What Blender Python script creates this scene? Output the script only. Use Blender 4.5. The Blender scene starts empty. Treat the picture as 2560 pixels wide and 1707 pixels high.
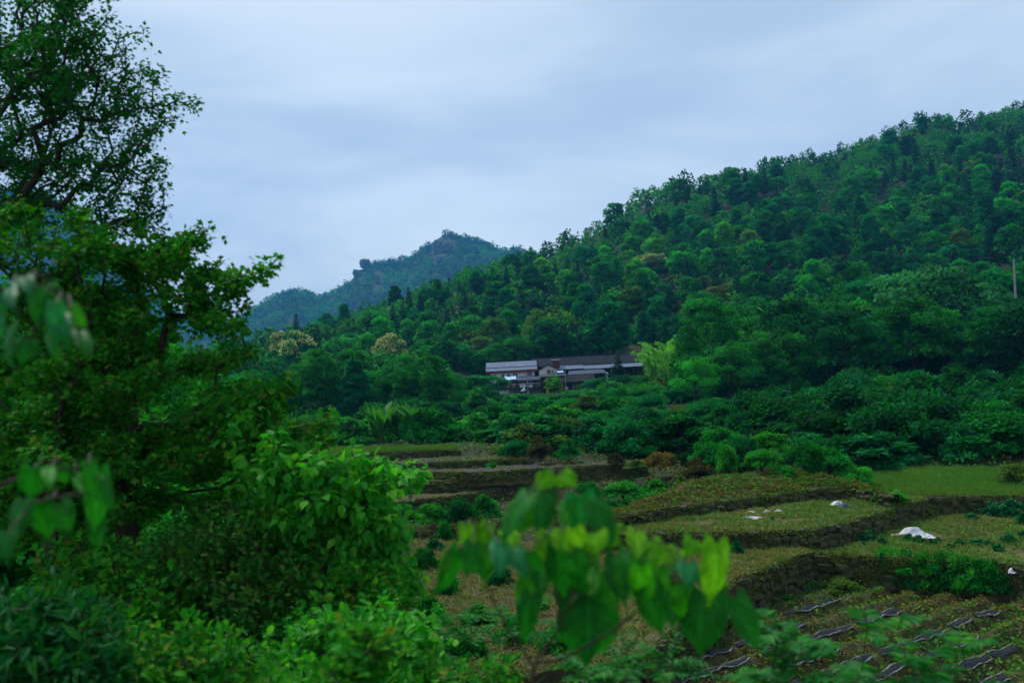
import bpy, math, random
import numpy as np
from mathutils import Matrix, Vector

# ------------------------------------------------------------------ camera, sky, sun, exposure
SC = bpy.context.scene
COL = SC.collection
F = 1991.0                    # focal length in photograph pixels (28 mm on 36 mm)
CX, CY = 1280.0, 950.0        # principal point in photograph pixels
ROLL = math.radians(3.0)
CR, SR = math.cos(ROLL), math.sin(ROLL)
ZC = 8.0                      # camera height over the lowest field

cam_d = bpy.data.cameras.new('camera')
cam_d.sensor_width = 36.0
cam_d.lens = 36.0 * F / 2560.0
cam_d.shift_y = (CY - 853.5) / 2560.0
cam_d.clip_start = 0.05
cam_d.clip_end = 9000.0
cam_d.dof.use_dof = True
cam_d.dof.focus_distance = 70.0
cam_d.dof.aperture_fstop = 1.6
cam = bpy.data.objects.new('camera', cam_d)
COL.objects.link(cam)
cam.matrix_world = Matrix.Translation((0, 0, ZC)) @ Matrix.Rotation(ROLL, 4, 'Y') @ Matrix.Rotation(math.pi / 2, 4, 'X')
SC.camera = cam

SUN_EL, SUN_AZ = math.radians(58), math.radians(-42)
world = bpy.data.worlds.new('World')
SC.world = world
world.use_nodes = True
wn = world.node_tree
wn.nodes.clear()


def nd(nt, typ, **kw):
    n = nt.nodes.new(typ)
    for k, v in kw.items():
        if k.startswith('i_'):
            key = k[2:]
            n.inputs[int(key) if key.isdigit() else key].default_value = v
        else:
            setattr(n, k, v)
    return n


def wsky():
    L = wn.links
    tc = nd(wn, 'ShaderNodeTexCoord')
    sep = nd(wn, 'ShaderNodeSeparateXYZ')
    L.new(tc.outputs['Generated'], sep.inputs[0])
    mz = nd(wn, 'ShaderNodeMath', operation='MAXIMUM', i_1=0.0)
    L.new(sep.outputs[2], mz.inputs[0])
    az = nd(wn, 'ShaderNodeMath', operation='ADD', i_1=0.22)
    L.new(mz.outputs[0], az.inputs[0])
    dv = []
    for i in (0, 1):
        m = nd(wn, 'ShaderNodeMath', operation='DIVIDE')
        L.new(sep.outputs[i], m.inputs[0])
        L.new(az.outputs[0], m.inputs[1])
        dv.append(m)
    comb = nd(wn, 'ShaderNodeCombineXYZ')
    L.new(dv[0].outputs[0], comb.inputs[0])
    L.new(dv[1].outputs[0], comb.inputs[1])
    mp = nd(wn, 'ShaderNodeMapping')
    mp.inputs['Rotation'].default_value = (0, 0, math.radians(58))
    mp.inputs['Scale'].default_value = (0.62, 0.95, 1)
    mp.inputs['Location'].default_value = (0.9, 1.35, 0)
    L.new(comb.outputs[0], mp.inputs[0])
    n1 = nd(wn, 'ShaderNodeTexNoise', i_Scale=1.0, i_Detail=7.0, i_Roughness=0.52, i_Distortion=0.35)
    L.new(mp.outputs[0], n1.inputs['Vector'])
    rp = nd(wn, 'ShaderNodeValToRGB')
    rp.color_ramp.interpolation = 'EASE'
    rp.color_ramp.elements[0].position = 0.39
    rp.color_ramp.elements[0].color = (4.7, 6.0, 7.65, 1)
    rp.color_ramp.elements[1].position = 0.62
    rp.color_ramp.elements[1].color = (7.2, 8.25, 9.35, 1)
    L.new(n1.outputs['Fac'], rp.inputs[0])
    sky = nd(wn, 'ShaderNodeTexSky', sky_type='NISHITA', sun_disc=False)
    sky.sun_elevation = SUN_EL
    sky.sun_rotation = SUN_AZ
    sky.air_density = 1.0
    sky.dust_density = 2.0
    mix = nd(wn, 'ShaderNodeMix', data_type='RGBA')
    mix.inputs[0].default_value = 0.9
    L.new(sky.outputs[0], mix.inputs[6])
    L.new(rp.outputs[0], mix.inputs[7])
    bg = nd(wn, 'ShaderNodeBackground', i_Strength=0.05)
    L.new(mix.outputs[2], bg.inputs[0])
    out = nd(wn, 'ShaderNodeOutputWorld')
    L.new(bg.outputs[0], out.inputs[0])


wsky()
sun_d = bpy.data.lights.new('sun', 'SUN')
sun_d.energy = 1.5
sun_d.angle = math.radians(12)
sun_d.color = (1.0, 0.97, 0.92)
sun = bpy.data.objects.new('sun', sun_d)
COL.objects.link(sun)
sun.rotation_euler = Vector((math.sin(SUN_AZ) * math.cos(SUN_EL), math.cos(SUN_AZ) * math.cos(SUN_EL), math.sin(SUN_EL))).to_track_quat('Z', 'Y').to_euler()
vs = SC.view_settings
vs.view_transform = 'Standard'
vs.look = 'None'
vs.exposure = 1.15
vs.gamma = 1.0
vs.use_curve_mapping = False
SC.render.engine = 'CYCLES'
cy = SC.cycles
cy.max_bounces = 6
cy.diffuse_bounces = 3
cy.glossy_bounces = 2
cy.transmission_bounces = 4
cy.volume_bounces = 1
cy.use_adaptive_sampling = True
cy.adaptive_threshold = 0.02
cy.use_denoising = True
try:
    cy.denoiser = 'OPENIMAGEDENOISE'
    cy.denoising_input_passes = 'RGB_ALBEDO_NORMAL'
except Exception:
    pass


# ------------------------------------------------------------------ helpers
def dirk(X, Y):
    """photograph pixel -> (x per metre of depth, z per metre of depth)"""
    r = (np.asarray(X, float) - CX) / F
    t = (CY - np.asarray(Y, float)) / F
    return r * CR + t * SR, -r * SR + t * CR


def P(X, Y, d):
    u, k = dirk(X, Y)
    return Vector((float(u) * d, float(d), ZC + float(k) * d))


def PZ(X, Y, z):
    u, k = dirk(X, Y)
    d = (z - ZC) / float(k)
    return Vector((float(u) * d, d, z))


def proj(x, y, z):
    """world -> photograph pixel"""
    u, k = x / y, (z - ZC) / y
    r = u * CR - k * SR
    t = u * SR + k * CR
    return CX + r * F, CY - t * F


def new_obj(name, data=None, parent=None, loc=None):
    o = bpy.data.objects.new(name, data)
    COL.objects.link(o)
    if parent is not None:
        o.parent = parent
    if loc is not None:
        o.location = loc
    return o


def tag(o, label=None, cat=None, group=None, kind=None):
    if label:
        o['label'] = label
    if cat:
        o['category'] = cat
    if group:
        o['group'] = group
    if kind:
        o['kind'] = kind
    return o


def np_mesh(name, V, T, rnd=None, mats=(), mi=None, smooth=False):
    """V (n,3); T (m,k) one face size"""
    V = np.ascontiguousarray(V, np.float32)
    T = np.ascontiguousarray(T, np.int32)
    me = bpy.data.meshes.new(name)
    me.vertices.add(len(V))
    me.vertices.foreach_set('co', V.ravel())
    m, k = T.shape
    me.loops.add(m * k)
    me.loops.foreach_set('vertex_index', T.ravel())
    me.polygons.add(m)
    me.polygons.foreach_set('loop_start', np.arange(0, m * k, k, dtype=np.int32))
    for mt in mats:
        me.materials.append(mt)
    if mi is not None:
        me.polygons.foreach_set('material_index', np.ascontiguousarray(mi, np.int32))
    me.polygons.foreach_set('use_smooth', np.full(m, bool(smooth)))
    me.update(calc_edges=True)
    if rnd is not None:
        a = me.attributes.new('rnd', 'FLOAT', 'POINT')
        a.data.foreach_set('value', np.ascontiguousarray(rnd, np.float32))
    return me


def cat_mesh(parts):
    """[(V,T,rnd)] -> one"""
    Vs, Ts, Rs, o = [], [], [], 0
    for V, T, R in parts:
        Vs.append(V)
        Ts.append(T + o)
        Rs.append(R)
        o += len(V)
    return np.concatenate(Vs), np.concatenate(Ts), np.concatenate(Rs)


def nrmz(a):
    return a / np.maximum(np.linalg.norm(a, axis=-1, keepdims=True), 1e-9)


def frames(d, n):
    y = nrmz(d)
    z = nrmz(n - (n * y).sum(1, keepdims=True) * y)
    x = np.cross(y, z)
    return x, y, z


def inst(tpl, pos, d, n, size, rnd):
    """copies of a leaf shape (V,T) merged into arrays"""
    TV, TT = tpl
    x, y, z = frames(d, n)
    k = len(TV)
    s = np.asarray(size)[:, None, None]
    V = (TV[None, :, 0:1] * x[:, None, :] + TV[None, :, 1:2] * y[:, None, :] + TV[None, :, 2:3] * z[:, None, :]) * s + pos[:, None, :]
    T = TT[None] + (np.arange(len(pos)) * k)[:, None, None]
    return V.reshape(-1, 3), T.reshape(-1, TT.shape[1]), np.repeat(rnd, k)


def sines(seed, n=5, base=1.0):
    r = np.random.default_rng(seed)
    a = r.uniform(0, 2 * np.pi, n)
    f = base * 1.7 ** np.arange(n)
    ph = r.uniform(0, 6.28, (n, 2))
    return a, f, ph


def nz(x, y, scale=1.0, seed=0, n=5):
    """cheap smooth noise, about -1..1"""
    a, f, ph = sines(seed, n, 1.0 / scale)
    s = 0.0
    tot = 0.0
    for i in range(n):
        c, w = math.cos(a[i]), math.sin(a[i])
        amp = 0.62 ** i
        s = s + amp * np.sin((x * c + y * w) * f[i] + ph[i, 0]) * np.cos((-x * w + y * c) * f[i] * 0.83 + ph[i, 1])
        tot += amp
    return s / tot * 1.6


def tubes(polys, sides=5):
    """[(points (n,3), radii (n))] -> V, quads"""
    Vs, Ts, o = [], [], 0
    ang = np.arange(sides) * 2 * np.pi / sides
    for pts, rad in polys:
        pts = np.asarray(pts, float)
        rad = np.asarray(rad, float)
        n = len(pts)
        t = np.gradient(pts, axis=0)
        t = nrmz(t)
        ref = np.where(np.abs(t[:, 2:3]) > 0.9, np.array([[1.0, 0, 0]]), np.array([[0, 0, 1.0]]))
        a = nrmz(np.cross(t, ref))
        b = np.cross(t, a)
        ring = pts[:, None, :] + rad[:, None, None] * (np.cos(ang)[None, :, None] * a[:, None, :] + np.sin(ang)[None, :, None] * b[:, None, :])
        Vs.append(ring.reshape(-1, 3))
        i = np.arange(n - 1)[:, None] * sides
        j = np.arange(sides)[None]
        j2 = (j + 1) % sides
        q = np.stack([i + j, i + j2, i + sides + j2, i + sides + j], -1).reshape(-1, 4) + o
        Ts.append(q)
        o += n * sides
    return np.concatenate(Vs), np.concatenate(Ts)


class MB:
    """small builder of boxes, quads and tubes joined into one mesh"""

    def __init__(s):
        s.v, s.f = [], []

    def add(s, V, Fs):
        o = len(s.v)
        s.v += [tuple(map(float, p)) for p in V]
        s.f += [tuple(int(i) + o for i in f) for f in Fs]
        return s

    def box(s, x0, x1, y0, y1, z0, z1):
        return s.add([(x0, y0, z0), (x1, y0, z0), (x1, y1, z0), (x0, y1, z0), (x0, y0, z1), (x1, y0, z1), (x1, y1, z1), (x0, y1, z1)],
                     [(0, 3, 2, 1), (4, 5, 6, 7), (0, 1, 5, 4), (1, 2, 6, 5), (2, 3, 7, 6), (3, 0, 4, 7)])

    def slab(s, a, b, c, d, th):
        """quad a b c d extruded down by th"""
        q = [Vector(p) for p in (a, b, c, d)]
        return s.add(q + [p - Vector((0, 0, th)) for p in q], [(0, 1, 2, 3), (7, 6, 5, 4), (0, 4, 5, 1), (1, 5, 6, 2), (2, 6, 7, 3), (3, 7, 4, 0)])

    def tube(s, pts, rad, sides=6):
        V, T = tubes([(pts, rad)], sides)
        n = len(V) // sides
        return s.add(V, list(T) + [tuple(range(sides - 1, -1, -1)), tuple(range((n - 1) * sides, n * sides))])

    def build(s, name, mat, parent=None, loc=None, smooth=False):
        me = bpy.data.meshes.new(name)
        v = np.array(s.v)
        if parent is not None and loc is None:
            v = v - np.array(parent.location)[None]
        me.from_pydata(v.tolist(), [], s.f)
        me.materials.append(mat)
        if smooth:
            for p in me.polygons:
                p.use_smooth = True
        me.update()
        return new_obj(name, me, parent, loc)


# ------------------------------------------------------------------ materials
def mat_new(name):
    m = bpy.data.materials.new(name)
    m.use_nodes = True
    nt = m.node_tree
    nt.nodes.clear()
    out = nd(nt, 'ShaderNodeOutputMaterial')
    return m, nt, out


def leaf_mat(name, ramp=None, trans=0.3, rough=0.55, spec=0.05, objcol=False, lo=0.55, hi=1.35, veins=False):
    """per-leaf random tone; with objcol the tree's own colour, else a ramp of leaf colours"""
    m, nt, out = mat_new(name)
    L = nt.links
    at = nd(nt, 'ShaderNodeAttribute', attribute_name='rnd')
    oi = nd(nt, 'ShaderNodeObjectInfo')
    ad = nd(nt, 'ShaderNodeMath', operation='ADD')
    L.new(at.outputs['Fac'], ad.inputs[0])
    if objcol:
        ad.inputs[1].default_value = 0.0
    else:
        L.new(oi.outputs['Random'], ad.inputs[1])
    fr = nd(nt, 'ShaderNodeMath', operation='FRACT')
    L.new(ad.outputs[0], fr.inputs[0])
    if objcol:
        mr = nd(nt, 'ShaderNodeMapRange', i_3=lo, i_4=hi)
        L.new(fr.outputs[0], mr.inputs[0])
        mx = nd(nt, 'ShaderNodeVectorMath', operation='SCALE')
        L.new(oi.outputs['Color'], mx.inputs[0])
        L.new(mr.outputs[0], mx.inputs['Scale'])
        col = mx.outputs[0]
    else:
        rp = nd(nt, 'ShaderNodeValToRGB')
        cr = rp.color_ramp
        while len(cr.elements) < len(ramp):
            cr.elements.new(0.5)
        for e, (p, c) in zip(cr.elements, ramp):
            e.position = p
            e.color = (*c, 1)
        L.new(fr.outputs[0], rp.inputs[0])
        col = rp.outputs[0]
    bs = nd(nt, 'ShaderNodeBsdfPrincipled', i_Roughness=rough)
    bs.inputs['Specular IOR Level'].default_value = spec
    L.new(col, bs.inputs['Base Color'])
    if veins:
        tc = nd(nt, 'ShaderNodeTexCoord')
        nzt = nd(nt, 'ShaderNodeTexNoise', i_Scale=60.0, i_Detail=3.0)
        L.new(tc.outputs['Object'], nzt.inputs['Vector'])
        bp = nd(nt, 'ShaderNodeBump', i_Strength=0.25, i_Distance=0.002)
        L.new(nzt.outputs['Fac'], bp.inputs['Height'])
        L.new(bp.outputs[0], bs.inputs['Normal'])
    tr = nd(nt, 'ShaderNodeBsdfTranslucent')
    tint = nd(nt, 'ShaderNodeVectorMath', operation='MULTIPLY')
    tint.inputs[1].default_value = (1.5, 1.7, 0.45)
    L.new(col, tint.inputs[0])
    L.new(tint.outputs[0], tr.inputs['Color'])
    mix = nd(nt, 'ShaderNodeMixShader', i_0=trans)
    L.new(bs.outputs[0], mix.inputs[1])
    L.new(tr.outputs[0], mix.inputs[2])
    L.new(mix.outputs[0], out.inputs['Surface'])
    return m


def surf_mat(name, cols, scale=1.0, rough=0.85, spec=0.2, bump=0.3, bdist=0.05, detail=6.0, stretch=(1, 1, 1), second=None, lo=0.3, hi=0.7):
    """noise-mixed surface in object space"""
    m, nt, out = mat_new(name)
    L = nt.links
    tc = nd(nt, 'ShaderNodeTexCoord')
    mp = nd(nt, 'ShaderNodeMapping')
    mp.inputs['Scale'].default_value = stretch
    L.new(tc.outputs['Object'], mp.inputs[0])
    n1 = nd(nt, 'ShaderNodeTexNoise', i_Scale=scale, i_Detail=detail, i_Roughness=0.62)
    L.new(mp.outputs[0], n1.inputs['Vector'])
    rp = nd(nt, 'ShaderNodeValToRGB')
    cr = rp.color_ramp
    while len(cr.elements) < len(cols):
        cr.elements.new(0.5)
    for i, (e, c) in enumerate(zip(cr.elements, cols)):
        e.position = lo + (hi - lo) * i / max(1, len(cols) - 1)
        e.color = (*c, 1)
    L.new(n1.outputs['Fac'], rp.inputs[0])
    col = rp.outputs[0]
    if second:
        c2, sc2, thr = second
        n2 = nd(nt, 'ShaderNodeTexNoise', i_Scale=sc2, i_Detail=4.0)
        L.new(tc.outputs['Object'], n2.inputs['Vector'])
        r2 = nd(nt, 'ShaderNodeValToRGB')
        r2.color_ramp.elements[0].position = thr - 0.06
        r2.color_ramp.elements[1].position = thr + 0.06
        L.new(n2.outputs['Fac'], r2.inputs[0])
        mx = nd(nt, 'ShaderNodeMix', data_type='RGBA')
        L.new(r2.outputs[0], mx.inputs[0])
        L.new(col, mx.inputs[6])
        mx.inputs[7].default_value = (*c2, 1)
        col = mx.outputs[2]
    bs = nd(nt, 'ShaderNodeBsdfPrincipled', i_Roughness=rough)
    bs.inputs['Specular IOR Level'].default_value = spec
    L.new(col, bs.inputs['Base Color'])
    if bump:
        bp = nd(nt, 'ShaderNodeBump', i_Strength=bump, i_Distance=bdist)
        L.new(n1.outputs['Fac'], bp.inputs['Height'])
        L.new(bp.outputs[0], bs.inputs['Normal'])
    L.new(bs.outputs[0], out.inputs['Surface'])
    return m


M_bark = surf_mat('bark', [(0.02, 0.013, 0.009), (0.06, 0.045, 0.03)], 14, bump=0.6, stretch=(1, 1, 0.25))
M_stem = surf_mat('green_stem', [(0.02, 0.03, 0.008), (0.05, 0.06, 0.02)], 20, rough=0.6, bump=0.2)
M_forest = leaf_mat('forest_leaf', objcol=True, trans=0.36, lo=0.25, hi=1.9)
M_needle = leaf_mat('conifer_needle', objcol=True, trans=0.12, lo=0.5, hi=1.4)
M_blossom = leaf_mat('cream_blossom', ramp=[(0.0, (0.42, 0.43, 0.13)), (0.6, (0.6, 0.6, 0.27)), (1.0, (0.25, 0.34, 0.08))], trans=0.1)
M_floor = surf_mat('forest_floor', [(0.01, 0.018, 0.006), (0.024, 0.034, 0.011), (0.035, 0.035, 0.015)], 0.6, bump=0.5, bdist=0.2)
M_soil = surf_mat('ploughed_soil', [(0.042, 0.03, 0.014), (0.07, 0.05, 0.023), (0.09, 0.067, 0.032)], 2.2, bump=0.8, bdist=0.06, stretch=(1, 3, 1))
M_soil_dark = surf_mat('dark_ploughed_soil', [(0.025, 0.02, 0.017), (0.05, 0.04, 0.034), (0.068, 0.055, 0.044)], 2.4, bump=0.8, bdist=0.06, stretch=(1, 4, 1))
M_stubble = surf_mat('weedy_stubble_soil', [(0.04, 0.045, 0.014), (0.08, 0.075, 0.026), (0.11, 0.098, 0.036), (0.05, 0.075, 0.018)], 1.3, bump=0.6, bdist=0.05, stretch=(1, 2.5, 1))
M_bed = surf_mat('weedy_bed_soil', [(0.024, 0.026, 0.01), (0.046, 0.044, 0.016), (0.06, 0.055, 0.02), (0.035, 0.05, 0.014)], 1.6, bump=0.6, bdist=0.05)
M_bank = surf_mat('mossy_bank', [(0.03, 0.028, 0.014), (0.06, 0.06, 0.02), (0.09, 0.09, 0.026)], 3.0, bump=0.8, bdist=0.08)
M_stone = surf_mat('mossy_fieldstone', [(0.035, 0.034, 0.02), (0.065, 0.06, 0.038), (0.11, 0.1, 0.07)], 5.0, bump=0.6, bdist=0.03, second=((0.04, 0.05, 0.012), 2.5, 0.43))
M_rock = surf_mat('sandstone_cliff', [(0.06, 0.048, 0.045), (0.14, 0.105, 0.09), (0.2, 0.15, 0.125)], 0.16, bump=0.8, bdist=1.5, stretch=(1, 1, 2.0), second=((0.03, 0.06, 0.03), 0.12, 0.55))

# ------------------------------------------------------------------ terrain
ridge_px = [(-900, 700), (-300, 800), (0, 850), (300, 852), (480, 850), (560, 836), (680, 806), (800, 780), (900, 750), (1000, 715), (1080, 688), (1160, 660), (1300, 628),
            (1400, 596), (1470, 570), (1540, 530), (1600, 500), (1700, 466), (1800, 438), (1900, 410), (1980, 390), (2040, 385), (2100, 372),
            (2180, 345), (2240, 325), (2290, 298), (2360, 293), (2400, 312), (2460, 286), (2560, 258), (2800, 190), (3300, 90), (3900, 60)]
rr = np.array(ridge_px, float)
RU, RK = dirk(rr[:, 0], rr[:, 1])
RD = np.interp(rr[:, 0], [-900, 0, 560, 1000, 1300, 1600, 2000, 2560, 3900], [260, 260, 265, 300, 330, 370, 400, 420, 420])
TREE_H = np.interp(rr[:, 0], [0, 1000, 1250, 1520, 3900], [10.0, 9.5, 8.0, 3.8, 3.8])
zq = np.array([(0.5, 5.7), (3, 5.4), (6, 4.5), (12, 1.7), (17, -0.4), (35.5, -0.35), (38, 0.35), (44, 0.85), (46, 1.2), (48, 1.8), (51, 2.4), (55, 3.2), (60, 3.4), (90, 3.5), (120, 4.0), (138, 4.8), (400, 5.2)])
z150 = np.array([(-1.3, 4.0), (-0.2, 4.2), (0.0, 5.2), (0.16, 5.6), (0.3, 7.5), (0.45, 9.5), (0.65, 12.0), (1.3, 20)])


def ground(x, y):
    x = np.asarray(x, float)
    y = np.maximum(np.asarray(y, float), 0.3)
    u = x / y
    q = y * (1 + 0.45 * np.clip(u, -0.4, 0.75))
    zn = np.interp(q, zq[:, 0], zq[:, 1])
    zm = np.interp(u, z150[:, 0], z150[:, 1])
    w = np.clip((y - 62) / 88, 0, 1)
    w = w * w * (3 - 2 * w)
    z = zn * (1 - w) + zm * w
    R = np.interp(u, RU, RD)
    zR = ZC + R * np.interp(u, RU, RK) - np.interp(u, RU, TREE_H)
    s = (y - 150) / (R - 150)
    up = zm + (zR - zm) * np.clip(s, 0, 1) ** 1.12
    up = up - np.clip(y - R, 0, None) * 0.4
    z = np.where(y > 150, up, z)
    bump = np.clip((y - 160) / 60, 0, 1) * np.clip((R - y) / 60, 0, 1)
    z = z + bump * 3.0 * nz(x, y, 22, 3)
    z = z + 0.18 * nz(x, y, 4.5, 5) * np.clip((y - 56) / 10, 0, 1)
    return z


def grid_mesh(U, D, zfun, name, mat, smooth=True):
    uu, dd = np.meshgrid(U, D)
    x, y = uu * dd, dd
    V = np.stack([x, y, zfun(x, y)], -1).reshape(-1, 3)
    n, m = len(D), len(U)
    i = np.arange(n - 1)[:, None] * m
    j = np.arange(m - 1)[None]
    T = np.stack([i + j, i + j + 1, i + m + j + 1, i + m + j], -1).reshape(-1, 4)
    return np_mesh(name, V, T, mats=(mat,), smooth=smooth)


D = np.concatenate([np.linspace(0.6, 20, 40)[:-1], np.linspace(20, 60, 60)[:-1], np.linspace(60, 150, 60)[:-1], np.linspace(150, 560, 110)])
hill = new_obj('hillside_terrain', grid_mesh(np.linspace(-1.5, 1.5, 220), D, ground, 'hillside_terrain', M_floor))
tag(hill, 'dark earth of the valley floor and wooded slope', kind='structure')
gp = MB().add([(-6000, -6000, -9), (6000, -6000, -9), (6000, 6000, -9), (-6000, 6000, -9)], [(0, 1, 2, 3)]).build('ground', M_floor)
tag(gp, 'ground reaching to the horizon', kind='structure')

# far mountain
mtn_px = [(-900, 380), (-300, 420), (0, 470), (130, 485), (200, 540), (260, 610), (330, 700), (430, 765), (490, 805), (560, 800), (610, 785), (650, 758), (690, 735), (745, 716), (785, 735), (800, 742), (850, 718),
          (875, 696), (896, 668), (925, 655), (950, 650), (1000, 645), (1040, 633), (1060, 612), (1090, 590), (1115, 576), (1150, 584), (1200, 597), (1240, 614), (1265, 624), (1285, 618), (1310, 622), (1350, 640), (1500, 690), (1900, 740), (3000, 760)]
mp_ = np.array(mtn_px, float)
MU, MK = dirk(mp_[:, 0], mp_[:, 1])
MD = 1450.0


def mountain(x, y):
    u = x / y
    zr = ZC + MD * np.interp(u, MU, MK) - 6.0
    s = np.clip((y - 1000) / (MD - 1000), 0, 1)
    z = -8 + (zr + 8) * s ** 0.85
    z = z - np.clip(y - MD, 0, None) * 0.8
    fade = np.clip((MD - y) / 110, 0, 1) * np.clip((y - 1000) / 90, 0, 1)
    return z + fade * 13 * nz(x, y, 62, 11)


mt = new_obj('far_mountain', grid_mesh(np.linspace(-1.1, 1.3, 320), np.linspace(960, 1750, 90), mountain, 'far_mountain', M_floor))
tag(mt, 'far mountain behind the wooded ridge', kind='structure')

# ------------------------------------------------------------------ leaf shapes (unit length along +Y, face up +Z)
QUAD = (np.array([(0, 0, 0), (0.34, 0.45, 0.06), (0, 1, -0.12), (-0.34, 0.45, 0.06)], float), np.array([(0, 1, 2, 3)]))
NARROW = (np.array([(0, 0, 0), (0.11, 0.45, 0.03), (0, 1, -0.15), (-0.11, 0.45, 0.03)], float), np.array([(0, 1, 2, 3)]))
MAPLE = (np.array([(0, 0.32, 0.02), (0, 0, 0), (0.30, 0.12, 0.0), (0.56, 0.58, -0.12), (0.2, 0.55, 0.0), (0, 1, -0.2), (-0.2, 0.55, 0.0), (-0.56, 0.58, -0.12), (-0.30, 0.12, 0.0)], float),
         np.array([(0, 1, 2), (0, 2, 3), (0, 3, 4), (0, 4, 5), (0, 5, 6), (0, 6, 7), (0, 7, 8), (0, 8, 1)]))
OVATE = (np.array([(0, 0, 0), (0.24, 0.14, 0.04), (0.36, 0.42, 0.05), (0.2, 0.78, 0.0), (0, 1.05, -0.16), (-0.2, 0.78, 0.0), (-0.36, 0.42, 0.05), (-0.24, 0.14, 0.04), (0, 0.45, -0.04)], float),
         np.array([(8, 0, 1), (8, 1, 2), (8, 2, 3), (8, 3, 4), (8, 4, 5), (8, 5, 6), (8, 6, 7), (8, 7, 0)]))
LANCE = (np.array([(0, 0, 0), (0.12, 0.25, 0.03), (0.13, 0.55, 0.0), (0, 1, -0.22), (-0.13, 0.55, 0.0), (-0.12, 0.25, 0.03), (0, 0.4, -0.03)], float),
         np.array([(6, 0, 1), (6, 1, 2), (6, 2, 3), (6, 3, 4), (6, 4, 5), (6, 5, 0)]))


def rdir(r, n):
    return nrmz(r.normal(size=(n, 3)))


def clump_leaves(r, cen, rad, n_per, leaf, flat=0.75, up=0.5, tpl=QUAD, shell=0.55, droop=0.25):
    """leaf-sized faces spread over a set of foliage clumps"""
    cen = np.asarray(cen)
    rad = np.asarray(rad)
    k = len(cen)
    cnt = np.maximum(8, (n_per * (rad / rad.mean()) ** 2).astype(int))
    idx = np.repeat(np.arange(k), cnt)
    n = len(idx)
    d = rdir(r, n)
    d[:, 2] = np.where(d[:, 2] < -0.2, -d[:, 2] * 0.6, d[:, 2])
    d = nrmz(d)
    rr_ = (shell + (1.08 - shell) * r.random(n) ** 0.7)
    pos = cen[idx] + d * (rad[idx] * rr_)[:, None] * np.array([1, 1, flat])
    nn = nrmz(d * 0.55 + np.array([0, 0, up]) + r.normal(size=(n, 3)) * 0.38)
    dr = nrmz(d * 0.7 + r.normal(size=(n, 3)) * 0.7 + np.array([0, 0, -droop]))
    sz = leaf * r.uniform(0.65, 1.35, n)
    rnd = np.clip(np.repeat(r.normal(0.48, 0.2, k), cnt) + r.normal(0, 0.17, n), 0, 0.999)
    return inst(tpl, pos, dr, nn, sz, rnd)


def limb_tubes(r, cen, base, top, tr, n):
    """trunk and some limbs reaching into the crown"""
    pts = np.array([base, (base + top) / 2 + r.normal(size=3) * np.array([0.25, 0.25, 0]), top])
    polys = [(pts, np.array([tr, tr * 0.75, tr * 0.35]))]
    pick = r.permutation(len(cen))[:n]
    for i in pick:
        s = r.uniform(0.35, 0.9)
        a = base * (1 - s) + top * s
        m = (a + cen[i]) / 2 + np.array([0, 0, -0.25])
        polys.append((np.array([a, m, cen[i]]), np.array([tr * 0.4, tr * 0.25, tr * 0.08])))
    return tubes(polys, 4)


def tpl_broad(seed, H, R, shape, n_clump, n_per, leaf, crown_from=0.12):
    r = np.random.default_rng(seed)
    cen, rad = [], []
    z0 = H * crown_from
    hh = (H - z0) / 2
    for i in range(n_clump):
        t = (i + 0.5) / n_clump
        zc = 1 - 2 * t * 0.86
        ph = i * 2.39996 + r.normal(0, 0.35)
        rad_xy = math.sqrt(max(0.0, 1 - zc * zc))
        if shape == 'oval':
            rad_xy *= 0.85
        elif shape == 'cone':
            rad_xy = (1 - (zc + 1) / 2) ** 0.8 * 1.05 + 0.06
        elif shape == 'spread':
            rad_xy = rad_xy ** 0.7 * 1.1
        if zc < 0 and shape != 'cone':
            rad_xy = max(rad_xy, 0.05) ** 0.55
        k = r.uniform(0.58, 0.95)
        c = np.array([math.cos(ph) * rad_xy * R * k, math.sin(ph) * rad_xy * R * k, z0 + hh + zc * hh * r.uniform(0.8, 0.98)])
        cen.append(c)
        rad.append(R * r.uniform(0.17, 0.36))
    cen, rad = np.array(cen), np.array(rad)
    V, T, a = clump_leaves(r, cen, rad, n_per, leaf, flat=0.7)
    tv, tt = limb_tubes(r, cen, np.array([0, 0, -0.6]), np.array([0, 0, z0 + hh * 1.3]), 0.035 * R + 0.06, 7)
    return (V, T, a), (tv, tt), cen, rad


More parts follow.
